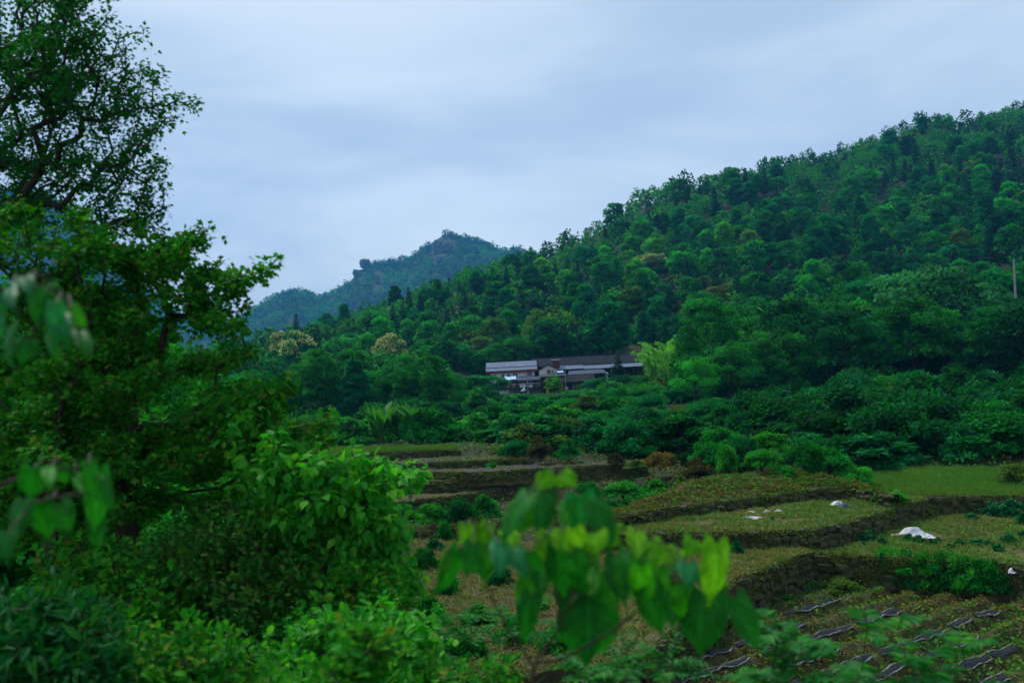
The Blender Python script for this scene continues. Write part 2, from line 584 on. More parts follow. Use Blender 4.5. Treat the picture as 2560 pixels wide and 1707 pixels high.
def tpl_fir(seed, H, R, tiers, leaf, rag=0.25):
    r = np.random.default_rng(seed)
    pos, dr, sz, rn = [], [], [], []
    for i in range(tiers):
        t = i / (tiers - 1)
        z = H * (0.14 + 0.84 * t)
        rad = R * (1 - t) ** 0.8 * r.uniform(1 - rag, 1 + rag * 0.4) + 0.12
        nb = max(4, int(9 * (1 - t) + 4))
        for j in range(nb):
            ph = j * 2 * np.pi / nb + r.uniform(-0.4, 0.4) + i
            L = rad * r.uniform(0.7, 1.1)
            m = max(3, int(L / leaf * 2.6))
            s = (np.arange(m) + 0.7) / m
            tone = r.normal(0.5, 0.15)
            for side in (-1, 0, 1):
                a = ph + side * 0.55
                p = np.stack([np.cos(ph) * s * L, np.sin(ph) * s * L, z + 0.12 * L * s - 0.38 * L * s * s + r.normal(0, 0.05, m)], -1)
                pos.append(p + r.normal(0, 0.06, (m, 3)))
                dr.append(np.stack([np.cos(a) * np.ones(m), np.sin(a) * np.ones(m), -0.25 - 0.3 * s], -1))
                sz.append(leaf * r.uniform(0.7, 1.3, m) * (1 - 0.3 * s))
                rn.append(np.clip(tone + r.normal(0, 0.15, m), 0, 0.999))
    pos, dr, sz, rn = map(np.concatenate, (pos, dr, sz, rn))
    nn = np.array([0, 0, 1.0]) + r.normal(size=pos.shape) * 0.45
    V, T, a = inst(QUAD, pos, dr, nn, sz, rn)
    tv, tt = tubes([(np.array([(0, 0, -0.6), (0, 0, H * 0.5), (0, 0, H)]), np.array([0.16, 0.1, 0.02]))], 5)
    return (V, T, a), (tv, tt)


def tpl_bamboo(seed, n_culm, H, spread, leaf):
    r = np.random.default_rng(seed)
    polys, pos, dr = [], [], []
    for i in range(n_culm):
        a = r.uniform(0, 6.283)
        b0 = np.array([math.cos(a), math.sin(a), 0]) * r.uniform(0, spread * 0.6)
        lean = np.array([math.cos(a), math.sin(a), 0]) * spread * r.uniform(0.3, 0.9)
        h = H * r.uniform(0.7, 1.0)
        s = np.linspace(0, 1, 9)
        pts = b0 + lean[None] * (s[:, None] ** 2.2) + np.array([0, 0, 1.0]) * (h * (s - 0.3 * s ** 3.2) * 1.3)[:, None]
        polys.append((pts, 0.045 * (1 - 0.85 * s)))
        for q in range(40):
            sq = r.uniform(0.1, 1.0)
            c = np.array([np.interp(sq, s, pts[:, k]) for k in range(3)])
            sp = r.uniform(0.15, 0.75) * (1.2 - sq)
            out = nrmz(r.normal(size=3) * np.array([1, 1, 0.3]))
            m = 14
            pos.append(c + out[None] * (r.random((m, 1)) * sp + 0.05) + r.normal(0, 0.1, (m, 3)))
            dr.append(out[None] * 0.7 + r.normal(0, 0.5, (m, 3)) + np.array([0, 0, -0.55]))
    pos, dr = np.concatenate(pos), np.concatenate(dr)
    n = len(pos)
    V, T, a = inst(NARROW, pos, dr, np.array([0, 0, 1.0]) + r.normal(size=(n, 3)) * 0.5, leaf * r.uniform(0.7, 1.3, n), np.clip(r.normal(0.55, 0.2, n), 0, 0.999))
    tv, tt = tubes(polys, 4)
    return (V, T, a), (tv, tt)


def tpl_bush(seed, R, H, n_clump, n_per, leaf, tpl=QUAD):
    r = np.random.default_rng(seed)
    cen, rad = [], []
    for i in range(n_clump):
        t = r.random() ** 0.6
        ph = i * 2.4 + r.normal(0, 0.4)
        k = r.uniform(0.2, 1.0)
        rx = math.sqrt(max(0, 1 - t * t)) * R * k
        cen.append((math.cos(ph) * rx, math.sin(ph) * rx, H * (0.12 + 0.74 * t * r.uniform(0.75, 1.1))))
        rad.append(R * r.uniform(0.16, 0.36))
    for i in range(n_clump // 3):
        ph = i * 6.283 / (n_clump // 3) + r.normal(0, 0.2)
        k = r.uniform(0.6, 0.95)
        cen.append((math.cos(ph) * R * k, math.sin(ph) * R * k, H * r.uniform(0.08, 0.25)))
        rad.append(R * r.uniform(0.22, 0.34))
    cen, rad = np.array(cen), np.array(rad)
    leaves = clump_leaves(r, cen, rad, n_per, leaf, flat=0.75, tpl=tpl, shell=0.35, up=0.6)
    polys = []
    for i in range(min(8, n_clump)):
        b = np.array([r.normal(0, 0.12), r.normal(0, 0.12), -0.3])
        polys.append((np.array([b, (b + cen[i]) / 2 + np.array([0, 0, 0.15]), cen[i]]), np.array([0.035, 0.025, 0.008])))
    return leaves, tubes(polys, 4), cen, rad


BARE = {}


def crown_mesh(key, leaves, mat):
    V, T, a = leaves
    return np_mesh(key, V, T, a, (mat,))


def whole_mesh(key, leaves, trunk, lmat):
    V, T, a = leaves
    tv, tt = trunk
    VV = np.concatenate([V, tv])
    TT = np.concatenate([T, tt + len(V)])
    aa = np.concatenate([a, np.full(len(tv), 0.5)])
    mi = np.concatenate([np.zeros(len(T)), np.ones(len(tt))])
    return np_mesh(key, VV, TT, aa, (lmat, M_bark), mi)


# templates: 'fine' ones for trees within 170 m (crown and trunk apart), 'far' ones for the slope beyond
FINE, FAR, LITE = {}, {}, {}
specs = {'round': [(1, 9.5, 4.2, 'round'), (2, 8.5, 3.8, 'spread'), (3, 10.5, 4.0, 'oval'), (4, 9.0, 4.6, 'spread')],
         'tall': [(5, 12.0, 3.4, 'oval'), (6, 11.0, 3.0, 'cone'), (7, 12.5, 3.8, 'round')]}
for fam, lst in specs.items():
    for (sd, H, R, sh) in lst:
        lv, tk, cen, rad = tpl_broad(sd, H, R, sh, 46, 150, 0.36)
        FINE.setdefault(fam, []).append((crown_mesh('crown', lv, M_forest), np_mesh('trunk', tk[0], tk[1], None, (M_bark,)), H, R, cen, rad))
        lv, tk, _, _ = tpl_broad(sd + 40, H, R, sh, 38, 95, 0.55)
        FAR.setdefault(fam, []).append((whole_mesh('broadleaf_tree', lv, tk, M_forest), H, R))
        lv, tk, _, _ = tpl_broad(sd + 80, H, R, sh, 18, 12, 1.15)
        LITE.setdefault(fam, []).append((lv, H, R))
for sd, H, R, ti in ((11, 12, 2.3, 20), (12, 10.5, 2.1, 17), (13, 13.5, 2.6, 22)):
    lv, tk = tpl_fir(sd, H, R, ti, 0.5)
    FINE.setdefault('fir', []).append((crown_mesh('crown', lv, M_needle), np_mesh('trunk', tk[0], tk[1], None, (M_bark,)), H, R, None, None))
    lv, tk = tpl_fir(sd + 40, H, R, ti - 5, 0.75)
    FAR.setdefault('fir', []).append((whole_mesh('fir_tree', lv, tk, M_needle), H, R))
    lv, tk = tpl_fir(sd + 80, H, R * 1.05, 7, 1.5)
    LITE.setdefault('fir', []).append((lv, H, R))

MTN = []
for sd, H, R, sh in ((171, 9.0, 4.2, 'round'), (172, 9.0, 4.6, 'spread'), (173, 11.5, 3.8, 'oval')):
    lv, tk, _, _ = tpl_broad(sd, H, R, sh, 11, 8, 2.2)
    MTN.append((lv, H, R))
lv, tk = tpl_fir(174, 12, 2.8, 5, 2.6)
MTN.append((lv, 12, 2.8))

BUSH = []
for sd, R, H, nc, npr, lf in ((21, 1.6, 1.7, 26, 120, 0.2), (22, 1.9, 1.5, 30, 120, 0.19), (23, 1.3, 2.0, 22, 120, 0.22), (24, 2.0, 2.2, 34, 120, 0.23), (25, 1.5, 1.2, 24, 110, 0.17)):
    lv, tk, c_, r_ = tpl_bush(sd, R, H, nc, npr, lf)
    BUSH.append((whole_mesh('bush', lv, tk, M_forest), R, H))

# ------------------------------------------------------------------ forest planting
RNG = np.random.default_rng(77)
PAL = {'bright': (0.02, 0.225, 0.024), 'fresh': (0.055, 0.25, 0.02), 'mid': (0.013, 0.145, 0.02), 'teal': (0.005, 0.125, 0.036), 'dark': (0.004, 0.08, 0.018), 'olive': (0.06, 0.15, 0.02),
       'fir': (0.003, 0.042, 0.02), 'fir2': (0.005, 0.078, 0.024)}
TONE_WORD = {'bright': 'bright green', 'fresh': 'yellowish green', 'mid': 'mid green', 'teal': 'bluish green', 'dark': 'dark green', 'olive': 'olive green', 'fir': 'blackish green', 'fir2': 'deep green'}


def vary(c, r, a=0.14):
    k = r.uniform(1 - a, 1 + a)
    return (c[0] * k * r.uniform(1 - a, 1 + a), c[1] * k, c[2] * k * r.uniform(1 - a, 1 + a), 1)


cands = []           # x, y, family, height scale, tone
cell = {}


def try_put(x, y, dmin):
    cx_, cy_ = int(x // 6), int(y // 6)
    for i in range(cx_ - 1, cx_ + 2):
        for j in range(cy_ - 1, cy_ + 2):
            for (a, b) in cell.get((i, j), ()):
                if (a - x) ** 2 + (b - y) ** 2 < dmin * dmin:
                    return False
    cell.setdefault((cx_, cy_), []).append((x, y))
    return True


lim_px = np.array([(380, 850), (560, 880), (700, 905), (1000, 900), (1150, 930), (1205, 945), (1225, 975), (1260, 984), (1380, 984), (1480, 980), (1500, 965), (1600, 900), (1700, 850), (1800, 770), (2000, 690), (2200, 640), (2560, 560), (3000, 500)], float)
keep = []            # hand-placed trees keep others off: (x, y, r)

# the trees one can pick out: X centre, Y of the crown's top, depth, family, index, height, width, tone, label
SPECIAL = [
    (735, 838, 168, 'round', 0, 11.0, 4.6, 'teal', 'tall chestnut tree capped with cream yellow blossom, the farther of two below the bamboo grove', 'blossom'),
    (690, 832, 176, 'tall', 0, 10.0, 2.6, 'olive', 'narrow chestnut tree with a little cream blossom, beside the larger blossoming chestnut', 'blossom'),
    (972, 842, 172, 'round', 2, 11.0, 4.0, 'olive', 'rounded chestnut tree with pale yellow blossom between the farmhouse and the other blossoming chestnut', 'blossom'),
    (1628, 640, 250, 'round', 3, 10.0, 5.6, 'mid', 'chestnut tree with bright cream flowers high on the slope above the farmhouse roof', 'blossom'),
    (2060, 748, 112, 'round', 3, 12.5, 6.3, 'mid', 'broad round deep green tree with layered foliage, standing alone right of the bamboo clump', None),
    (1848, 768, 128, 'round', 0, 9.8, 4.6, 'bright', 'rounded fresh green tree just right of the pale bamboo clump', None),
    (2320, 668, 100, 'round', 1, 14.0, 6.4, 'teal', 'large grey green feathery tree among the darker trees below the concrete pole', None),
    (2440, 718, 96, 'round', 2, 12.0, 4.6, 'bright', 'yellow green tree against the grey green feathery tree', None),
    (2140, 668, 140, 'round', 0, 11.5, 4.8, 'mid', 'tree with a humped crown behind the broad round tree', None),
    (2190, 690, 132, 'tall', 2, 11.0, 4.0, 'bright', 'light green tree between the broad round tree and the grey green feathery tree', None),
    (1880, 538, 268, 'round', 3, 11.0, 5.2, 'bright', 'bright green billowing tree halfway up the slope, larger than its neighbours', None),
    (1800, 712, 190, 'tall', 2, 11.0, 4.2, 'olive', 'brownish olive tree above the fresh green rounded tree', None),
    (1755, 690, 200, 'tall', 1, 13.0, 3.0, 'bright', 'slim pointed light green tree beside the brownish olive tree', None),
    (1543, 884, 139, 'fir', 0, 8.3, 2.0, 'fir2', 'pointed young tree standing in front of the dark tiled roof', None),
    (1595, 940, 128, 'round', 0, 5.6, 3.4, 'mid', 'rounded tree at the end of the farmhouse under the bamboo', None),
    (1500, 945, 136, 'round', 1, 5.0, 3.0, 'teal', 'low tree hiding the right corner of the plank house', None),
    (1650, 968, 104, 'round', 2, 6.2, 2.9, 'mid', 'small dense tree on the bank below the bamboo clump', None),
    (1203, 938, 139, 'round', 1, 6.0, 4.2, 'teal', 'grey green tree covering the near corner of the white house', None),
    (1383, 940, 140.5, 'round', 0, 3.4, 1.5, 'fresh', 'small round lime green clipped tree in front of the farmhouse yard', None),
    (739, 783, 258, 'fir', 0, 9, 2.4, 'fir', 'lone dark fir poking above the left end of the ridge', None),
    (790, 815, 190, 'fir', 2, 12, 3.0, 'fir', 'dark fir right beside the blossoming chestnuts', None),
    (700, 930, 118, 'round', 2, 8.5, 4.4, 'teal', 'layered blue green tree in front of the tall blossoming chestnut', None),
    (870, 945, 108, 'round', 0, 6.0, 3.4, 'mid', 'low rounded tree behind the banana plants', None),
    (1075, 925, 122, 'tall', 2, 7.5, 3.0, 'bright', 'light green tree midway between the banana plants and the white house', None),
    (960, 918, 130, 'round', 3, 8.0, 3.8, 'mid', 'tree with a wide crown under the second blossoming chestnut', None),
    (1400, 828, 174, 'round', 0, 9.5, 4.2, 'bright', 'bright green tree right behind the brick chimney', None),
    (1478, 822, 178, 'tall', 2, 9.5, 4.0, 'bright', 'light green tree rising behind the middle of the long tiled roof', None),
    (1300, 842, 172, 'round', 3, 9.0, 4.4, 'mid', 'mid green tree behind the white house roof', None),
    (1235, 862, 168, 'round', 2, 8.5, 3.6, 'mid', 'leafy tree just left of the white house roof', None),
    (2548, 752, 86, 'round', 1, 9.0, 4.6, 'dark', 'dark leafy tree hiding the foot of the concrete pole', None),
    (2500, 800, 88, 'round', 3, 8.0, 4.2, 'mid', 'low wide tree beside the one at the concrete pole', None),
    (610, 905, 112, 'round', 1, 8.5, 4.4, 'dark', 'dark tree at the valley edge beside the near leafy tree', None),
]
sp_rows = []
for row in SPECIAL:
    X, Yt, d, fam, idx, H, R, tone, lab, extra = row
    top = P(X, Yt, d)
    g = float(ground(top.x, d))
    Hh = max(H * 0.7, min(H * 1.6, top.z - g))
    sp_rows.append((top.x, d, top.z - Hh, Hh, R, row))
    keep.append((top.x, d, R * 0.8))
    if extra:
        keep.append((top.x * 0.96, d * 0.96, 5.5))
        keep.append((top.x * 0.92, d * 0.92, 5.0))

BAM = [(1695, 835, 126, 9.5, 5.2, 'pale yellow green feathery bamboo clump at the end of the farmhouse roofs', (0.16, 0.4, 0.06)),
       (1640, 860, 131, 7.5, 3.6, 'smaller pale bamboo clump leaning over the tin roof end', (0.15, 0.38, 0.06)),
       (890, 788, 235, 12, 5.5, 'soft pale green bamboo grove above the blossoming chestnuts', (0.05, 0.2, 0.035)),
       (846, 800, 228, 12, 5.5, 'soft green bamboo at the lower edge of the grove', (0.045, 0.18, 0.035)),
       (935, 782, 230, 11, 5.0, 'feathery bamboo at the upper end of the grove', (0.04, 0.17, 0.034)),
       (808, 812, 236, 11, 5.0, 'dusky feathery bamboo beside the lone dark fir', (0.035, 0.15, 0.034))]
for X, Yt, d, H, R, lab, c in BAM:
    p = P(X, Yt, d)
    keep.append((p.x, d, R * 0.9))
    keep.append((p.x * 0.95, d * 0.95, 4.5))
    keep.append((p.x * 0.9, d * 0.9, 4.0))


def free(x, y):
    for a, b, r in keep:
        if (a - x) ** 2 + (b - y) ** 2 < r * r:
            return False
    return True


tries = 0
while tries < 17000:
    tries += 1
    y = math.sqrt(RNG.uniform(76 ** 2, 440 ** 2))
    u = RNG.uniform(-0.72, 0.78)
    x = u * y
    X, Y = proj(x, y, float(ground(x, y)))
    if X < -140 or X > 2700:
        continue
    R = np.interp(u, RU, RD)
    if y > R + 9:
        continue
    if y < 152 and (1130 < X < 1720 or (X < 1130 and y < 100) or (X > 1720 and y < 88)):
        continue
    if y < 166 and 1195 < X < 1640:
        continue
    if not free(x, y):
        continue
    if not try_put(x, y, 3.0 if y < 160 else 4.0 if y < 250 else 4.5):
        continue
    cn = nz(x, y, 30, 21) + 0.35 * nz(x, y, 9, 22)
    hs = (y - 150) / (R - 150)
    p_fir = np.clip(0.04 + 0.2 * (cn > 0.35) + 0.1 * (hs > 0.5) * (cn > -0.1), 0, 0.4)
    if y < 155:
        p_fir = 0.0
    if hs > 0.8:
        p_fir = 0.02
    if RNG.random() < p_fir:
        fam, tone = 'fir', 'fir' if RNG.random() < 0.4 else 'fir2'
        sc = RNG.uniform(0.62, 1.0)
    else:
        fam = 'round' if RNG.random() < 0.6 else 'tall'
        bn = nz(x, y, 24, 23) + RNG.normal(0, 0.35)
        tone = 'fresh' if bn > 0.95 else 'bright' if bn > 0.45 else 'mid' if bn > -0.1 else 'teal' if bn > -0.5 else 'dark'
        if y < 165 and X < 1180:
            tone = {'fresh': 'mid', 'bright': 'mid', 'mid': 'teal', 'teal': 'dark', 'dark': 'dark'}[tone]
        if y > 165 and RNG.random() < 0.05:
            tone = 'olive'
        sc = RNG.uniform(0.48, 0.9) if RNG.random() < 0.85 else RNG.uniform(0.9, 1.12)
    if y > R - 14:
        sc *= RNG.uniform(0.55, 0.9)
    if y < 160:
        zt = float(ground(x, y)) + 10 * sc
        Yl = float(np.interp(X, lim_px[:, 0], lim_px[:, 1]))
        _, Yt = proj(x, y, zt)
        if Yt < Yl:
            k = (proj(x, y, float(ground(x, y)))[1] - Yl) / max(1, proj(x, y, float(ground(x, y)))[1] - Yt)
            if k < 0.45:
                continue
            sc *= k
    cands.append((x, y, fam, sc, tone, X))

# what shows largest: splat discs front to back
GW, GH = 320, 214
occ = np.zeros((GH, GW), bool)
gx, gy = np.meshgrid((np.arange(GW) + 0.5) * 8, (np.arange(GH) + 0.5) * 8)
order = sorted(range(len(cands)), key=lambda i: cands[i][1])
vis = {}
spl = [(sx, sd, sz_, sh, sr) for sx, sd, sz_, sh, sr, _ in sp_rows]
pend = sorted(spl, key=lambda s: s[1])
pi_ = 0
for i in order:
    x, y, fam, sc, tone, X0 = cands[i]
    while pi_ < len(pend) and pend[pi_][1] < y:
        sx, sd, s0, sh, sr = pend[pi_]
        cx_, cy_ = proj(sx, sd, s0 + sh * 0.6)
        occ |= ((gx - cx_) / (sr * F / sd * 0.85)) ** 2 + ((gy - cy_) / (sh * 0.38 * F / sd)) ** 2 < 1
        pi_ += 1
    H, R = (11, 2.0) if fam == 'fir' else (10, 3.8)
    H, R = H * sc, R * sc
    cx_, cy_ = proj(x, y, float(ground(x, y)) + H * 0.62)
    m = ((gx - cx_) / (R * F / y)) ** 2 + ((gy - cy_) / (H * 0.4 * F / y)) ** 2 < 1
    vis[i] = int((m & ~occ).sum())
    occ |= ((gx - cx_) / (R * F / y * 0.8)) ** 2 + ((gy - cy_) / (H * 0.32 * F / y)) ** 2 < 1

ZONES = [(lambda X, y, hs: hs > 0.86 and X > 2250, 'on the highest ridge skyline'),
         (lambda X, y, hs: hs > 0.86 and X > 1850, 'on the long sloping skyline'),
         (lambda X, y, hs: hs > 0.86 and X > 1400, 'on the lower skyline shoulder'),
         (lambda X, y, hs: hs > 0.86 and X > 760, 'before the far rocky mountain'),
         (lambda X, y, hs: hs > 0.86, 'at the skyline\'s low end'),
         (lambda X, y, hs: hs > 0.55 and X > 2250, 'just under the highest ridge'),
         (lambda X, y, hs: hs > 0.55 and X > 1850, 'under the long sloping skyline'),
         (lambda X, y, hs: hs > 0.55 and X > 1400, 'above the cream flowered chestnut'),
         (lambda X, y, hs: hs > 0.55, 'below the far rocky mountain'),
         (lambda X, y, hs: hs > 0.22 and X > 2250, 'above the feathery tree'),
         (lambda X, y, hs: hs > 0.22 and X > 1850, 'uphill of the broad tree'),
         (lambda X, y, hs: hs > 0.22 and X > 1550, 'uphill of the pale bamboo'),
         (lambda X, y, hs: hs > 0.22 and X > 1180, 'high above the farmhouse'),
         (lambda X, y, hs: hs > 0.22 and X > 800, 'beside the bamboo grove'),
         (lambda X, y, hs: hs > 0.22, 'behind the blossoming chestnuts'),
         (lambda X, y, hs: y > 150 and X > 1650, 'just behind the pale bamboo'),
         (lambda X, y, hs: y > 150 and X > 1180, 'right behind the farmhouse'),
         (lambda X, y, hs: y > 150, 'level with the blossoming chestnuts'),
         (lambda X, y, hs: X > 2300, 'below the concrete pole'),
         (lambda X, y, hs: X > 1650, 'near the broad round tree'),
         (lambda X, y, hs: X > 880, 'behind the banana plants'),
         (lambda X, y, hs: True, 'at the valley edge')]


def tree_label(fam, tone, sc, X, y, hs):
    z = next(t for f, t in ZONES if f(X, y, hs))
    tw = TONE_WORD[tone]
    if fam == 'fir':
        return f"{tw} {'tall' if sc > 0.82 else 'short'} fir {z}"
    size = 'large ' if sc > 0.88 else 'small ' if sc < 0.66 else ''
    form = 'spreading' if fam == 'round' else 'upright'
    return f"{size}{tw} {form} tree {z}"


def plant_tree(name, fam, idx, x, y, z0, H, R, tone_col, label, group, split, rot):
    if split:
        cm, tm, h0, r0, cen, rad = FINE[fam][idx % len(FINE[fam])]
        e = new_obj(name, None, None, (x, y, z0))
        e.rotation_euler = (0, 0, rot)
        e.scale = (R / r0, R / r0, H / h0)
        c = new_obj('crown', cm, e)
        c.color = tone_col
        new_obj('trunk', tm, e)
        o = e
    else:
        me, h0, r0 = FAR[fam][idx % len(FAR[fam])]
        o = new_obj(name, me, None, (x, y, z0))
        o.rotation_euler = (0, 0, rot)
        o.scale = (R / r0, R / r0, H / h0)
        o.color = tone_col
    tag(o, label, 'tree', group)
    return o


for (x, d, z0, H, R, row) in sp_rows:
    X, Yt, d, fam, idx, _, _, tone, lab, extra = row
    nm = 'fir_tree' if fam == 'fir' else 'chestnut_tree' if extra else 'broadleaf_tree'
    col = PAL[tone]
    if 'brownish' in lab:
        col = (0.07, 0.1, 0.025)
    if 'feathery' in lab:
        col = (0.025, 0.15, 0.06)
    e = plant_tree(nm, fam, idx, x, d, z0, H, R, (*col, 1), lab, 'forest trees that stand out', True, RNG.uniform(0, 6.28))
    if extra:
        cm, tm, h0, r0, cen, rad = FINE[fam][idx % len(FINE[fam])]
        rb = np.random.default_rng(int(X))
        thr = np.quantile(cen[:, 2], 0.45 if R > 3 else 0.6)
        sel = (cen[:, 2] > thr) & (rb.random(len(cen)) < 0.8)
        bl = clump_leaves(rb, cen[sel] + np.array([0, 0, 0.2]), rad[sel] * 1.1, 120, 0.32, flat=0.75, shell=0.85, up=0.7)
        b = new_obj('blossom', np_mesh('blossom', *bl, mats=(M_blossom,)), e)

kinds = {'fir': [], 'broad': []}
for i, c in enumerate(cands):
    kinds['fir' if c[2] == 'fir' else 'broad'].append(i)
chosen = set()
for k, lst in kinds.items():
    lst = [i for i in lst if vis[i] > 0]
    lst.sort(key=lambda i: -vis[i])
    chosen |= set(lst[:290])
stuff_parts = []
for i, (x, y, fam, sc, tone, X) in enumerate(cands):
    z = float(ground(x, y))
    rot = RNG.uniform(0, 6.28)
    Rr = np.interp(x / y, RU, RD)
    hs = (y - 150) / (Rr - 150)
    idx = int(RNG.integers(0, 8))
    lst = FAR[fam]
    h0, r0 = lst[idx % len(lst)][1:3]
    H, R = h0 * sc, r0 * sc * RNG.uniform(0.88, 1.12)
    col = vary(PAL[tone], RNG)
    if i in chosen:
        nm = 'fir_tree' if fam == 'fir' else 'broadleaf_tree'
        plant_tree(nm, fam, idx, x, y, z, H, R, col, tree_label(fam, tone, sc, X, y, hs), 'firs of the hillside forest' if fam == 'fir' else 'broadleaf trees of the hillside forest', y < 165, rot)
    else:
        (V, T, a), lh, lr = LITE[fam][idx % len(LITE[fam])]
        if vis[i] == 0:
            (V, T, a), lh, lr = MTN[3 if fam == 'fir' else idx % 3]
            T = T[::2]
        cs, sn = math.cos(rot), math.sin(rot)
        k, kz = R / lr, H / lh
        VV = np.stack([(V[:, 0] * cs - V[:, 1] * sn) * k + x, (V[:, 0] * sn + V[:, 1] * cs) * k + y, V[:, 2] * kz + z], -1)
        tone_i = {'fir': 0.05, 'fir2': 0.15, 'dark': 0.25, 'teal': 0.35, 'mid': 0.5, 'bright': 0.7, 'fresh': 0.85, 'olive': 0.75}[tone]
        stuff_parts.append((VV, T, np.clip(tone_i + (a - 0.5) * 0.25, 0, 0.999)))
M_mass = leaf_mat('distant_forest', ramp=[(0.0, PAL['fir']), (0.2, PAL['dark']), (0.4, PAL['teal']), (0.55, PAL['mid']), (0.75, PAL['bright']), (1.0, PAL['fresh'])], trans=0.2)
# the ramp material adds the object's random number: keep the tone by reading the attribute alone
for n in list(M_mass.node_tree.nodes):
    if n.type == 'OBJECT_INFO':
        M_mass.node_tree.nodes.remove(n)
V, T, a = cat_mesh(stuff_parts)
fo = new_obj('hillside_forest', np_mesh('hillside_forest', V, T, a, (M_mass,)))
tag(fo, 'mass of further trees filling the wooded hillside', 'forest', kind='stuff')
print('cands', len(cands), 'chosen', len(chosen), 'stuff quads', len(T))

# bamboo
for i, (X, Yt, d, H, R, lab, c) in enumerate(BAM):
    p = P(X, Yt, d)
    g = float(ground(p.x, d))
    Hh = max(H * 0.8, min(H * 1.5, p.z - g))
    lv, tk = tpl_bamboo(60 + i, 22 if d < 150 else 20, Hh, R, 0.42 if d < 150 else 0.75)
    e = new_obj('bamboo_clump', None, None, (p.x, d, p.z - Hh))
    o = new_obj('leaves', np_mesh('leaves', *lv, mats=(M_forest,)), e)
    o.color = (*c, 1)
    new_obj('culms', np_mesh('culms', tk[0], tk[1], None, (M_stem,)), e)
    tag(e, lab, 'bamboo', 'bamboo on the slope')

# trees of the far mountain: one mass
r = np.random.default_rng(5)
parts = []
CLIFFS = [(1082, 1104, 600, 634), (1104, 1130, 606, 628), (897, 926, 648, 670), (880, 902, 672, 694), (934, 950, 686, 714), (1088, 1104, 638, 656)]
lite = MTN
cnt = 0
while cnt < 9000:
    u = r.uniform(-0.75, 0.12)
    y = r.uniform(1120, 1480) if cnt > 1100 else r.uniform(1432, 1462)
    x = u * y
    z = float(mountain(np.array(x), np.array(y)))
    X, Y = proj(x, y, z)
    cnt += 1
    if X < -60 or X > 1420:
        continue
    # hidden behind the near ridge
    if (z + 12 - ZC) / y < np.interp(u, RU, RK) - 0.012:
        continue
    if any(a - 5 < X < b + 5 and c - 8 < Y < e_ + 14 for a, b, c, e_ in CLIFFS):
        continue
    w = r.random()
    j = 3 if w < 0.22 else int(r.integers(0, 3))
    (V, T, a), h0, r0 = lite[j]
    sub = r.random(len(T)) < (0.18 if j == 3 else 0.33)
    Ts = T[sub]
    sc = r.uniform(0.7, 1.25)
    if y > 1425:
        sc *= r.uniform(0.6, 1.15)
    rot = r.uniform(0, 6.28)
    cs, sn = math.cos(rot), math.sin(rot)
    VV = np.stack([(V[:, 0] * cs - V[:, 1] * sn) * sc * 1.2 + x, (V[:, 0] * sn + V[:, 1] * cs) * sc * 1.2 + y, V[:, 2] * sc + z - 1.5], -1)
    used = np.unique(Ts)
    rm = np.full(len(V), -1)
    rm[used] = np.arange(len(used))
    tone_i = 0.06 if j == 3 else np.clip(0.5 + 0.28 * nz(x, y, 30, 31) + r.normal(0, 0.13), 0.15, 0.8)
    parts.append((VV[used], rm[Ts], np.clip(tone_i + (a[used] - 0.5) * 0.2, 0, 0.999)))
V, T, a = cat_mesh(parts)
fo = new_obj('mountain_forest', np_mesh('mountain_forest', V, T, a, (M_mass,)))
tag(fo, 'far-off forest covering the rocky mountain', 'forest', kind='stuff')
print('mountain trees', len(parts), 'quads', len(T))


# cliffs on the far mountain
def cliff(X0, X1, Y0, Y1, d, depth, seed, label):
    r = np.random.default_rng(seed)
    n, m = 16, 14
    xs = np.linspace(X0, X1, n)
    ys = np.linspace(Y1, Y0, m)
    V = []
    for j, Yp in enumerate(ys):
        t = j / (m - 1)
        for i, Xp in enumerate(xs):
            s = i / (n - 1)
            edge = math.sin(math.pi * s) ** 0.45 * (1 - t ** 6 * 0.6)
            p = P(Xp + r.normal(0, 1.0) + (s - 0.5) * (X1 - X0) * 0.12 * math.sin(t * 9 + seed), Yp + r.normal(0, 0.8) + (1 - math.sin(math.pi * s) ** 0.3) * (Y1 - Y0) * 0.16 * (t - 0.4), d)
            off = -depth * edge * (0.75 + 0.35 * math.sin(t * 17 + s * 5 + seed) * 0.4 + 0.25 * r.normal() * 0.5)
            V.append((p.x, p.y + off, p.z))
    for j in range(m):
        for i in (0, n - 1):
            a = V[j * n + i]
            V[j * n + i] = (a[0], d + 6, a[2])
    nf = n * m
    Fc = [(j * n + i, j * n + i + 1, (j + 1) * n + i + 1, (j + 1) * n + i) for j in range(m - 1) for i in range(n - 1)]
    for j in range(m):
        for i in range(n):
            a = V[j * n + i]
            V.append((a[0], d + 10, a[2] - 1.0))
    Fc += [(nf + j * n + i, nf + (j + 1) * n + i, nf + (j + 1) * n + i + 1, nf + j * n + i + 1) for j in range(m - 1) for i in range(n - 1)]
    Fc += [((m - 1) * n + i, (m - 1) * n + i + 1, nf + (m - 1) * n + i + 1, nf + (m - 1) * n + i) for i in range(n - 1)]
    Fc += [(j * n, (j + 1) * n, nf + (j + 1) * n, nf + j * n) for j in range(m - 1)]
    Fc += [(j * n + n - 1, nf + j * n + n - 1, nf + (j + 1) * n + n - 1, (j + 1) * n + n - 1) for j in range(m - 1)]
    b = MB().add(V, Fc).build('cliff', M_rock)
    tag(b, label, 'cliff', 'bare cliffs on the far mountain')


def mdepth(X, Y):
    for d in np.arange(1020, 1480, 6.0):
        p = P(X, Y, d)
        if float(mountain(np.array(p.x), np.array(d))) + 7 > p.z:
            return d
    return 1442.0


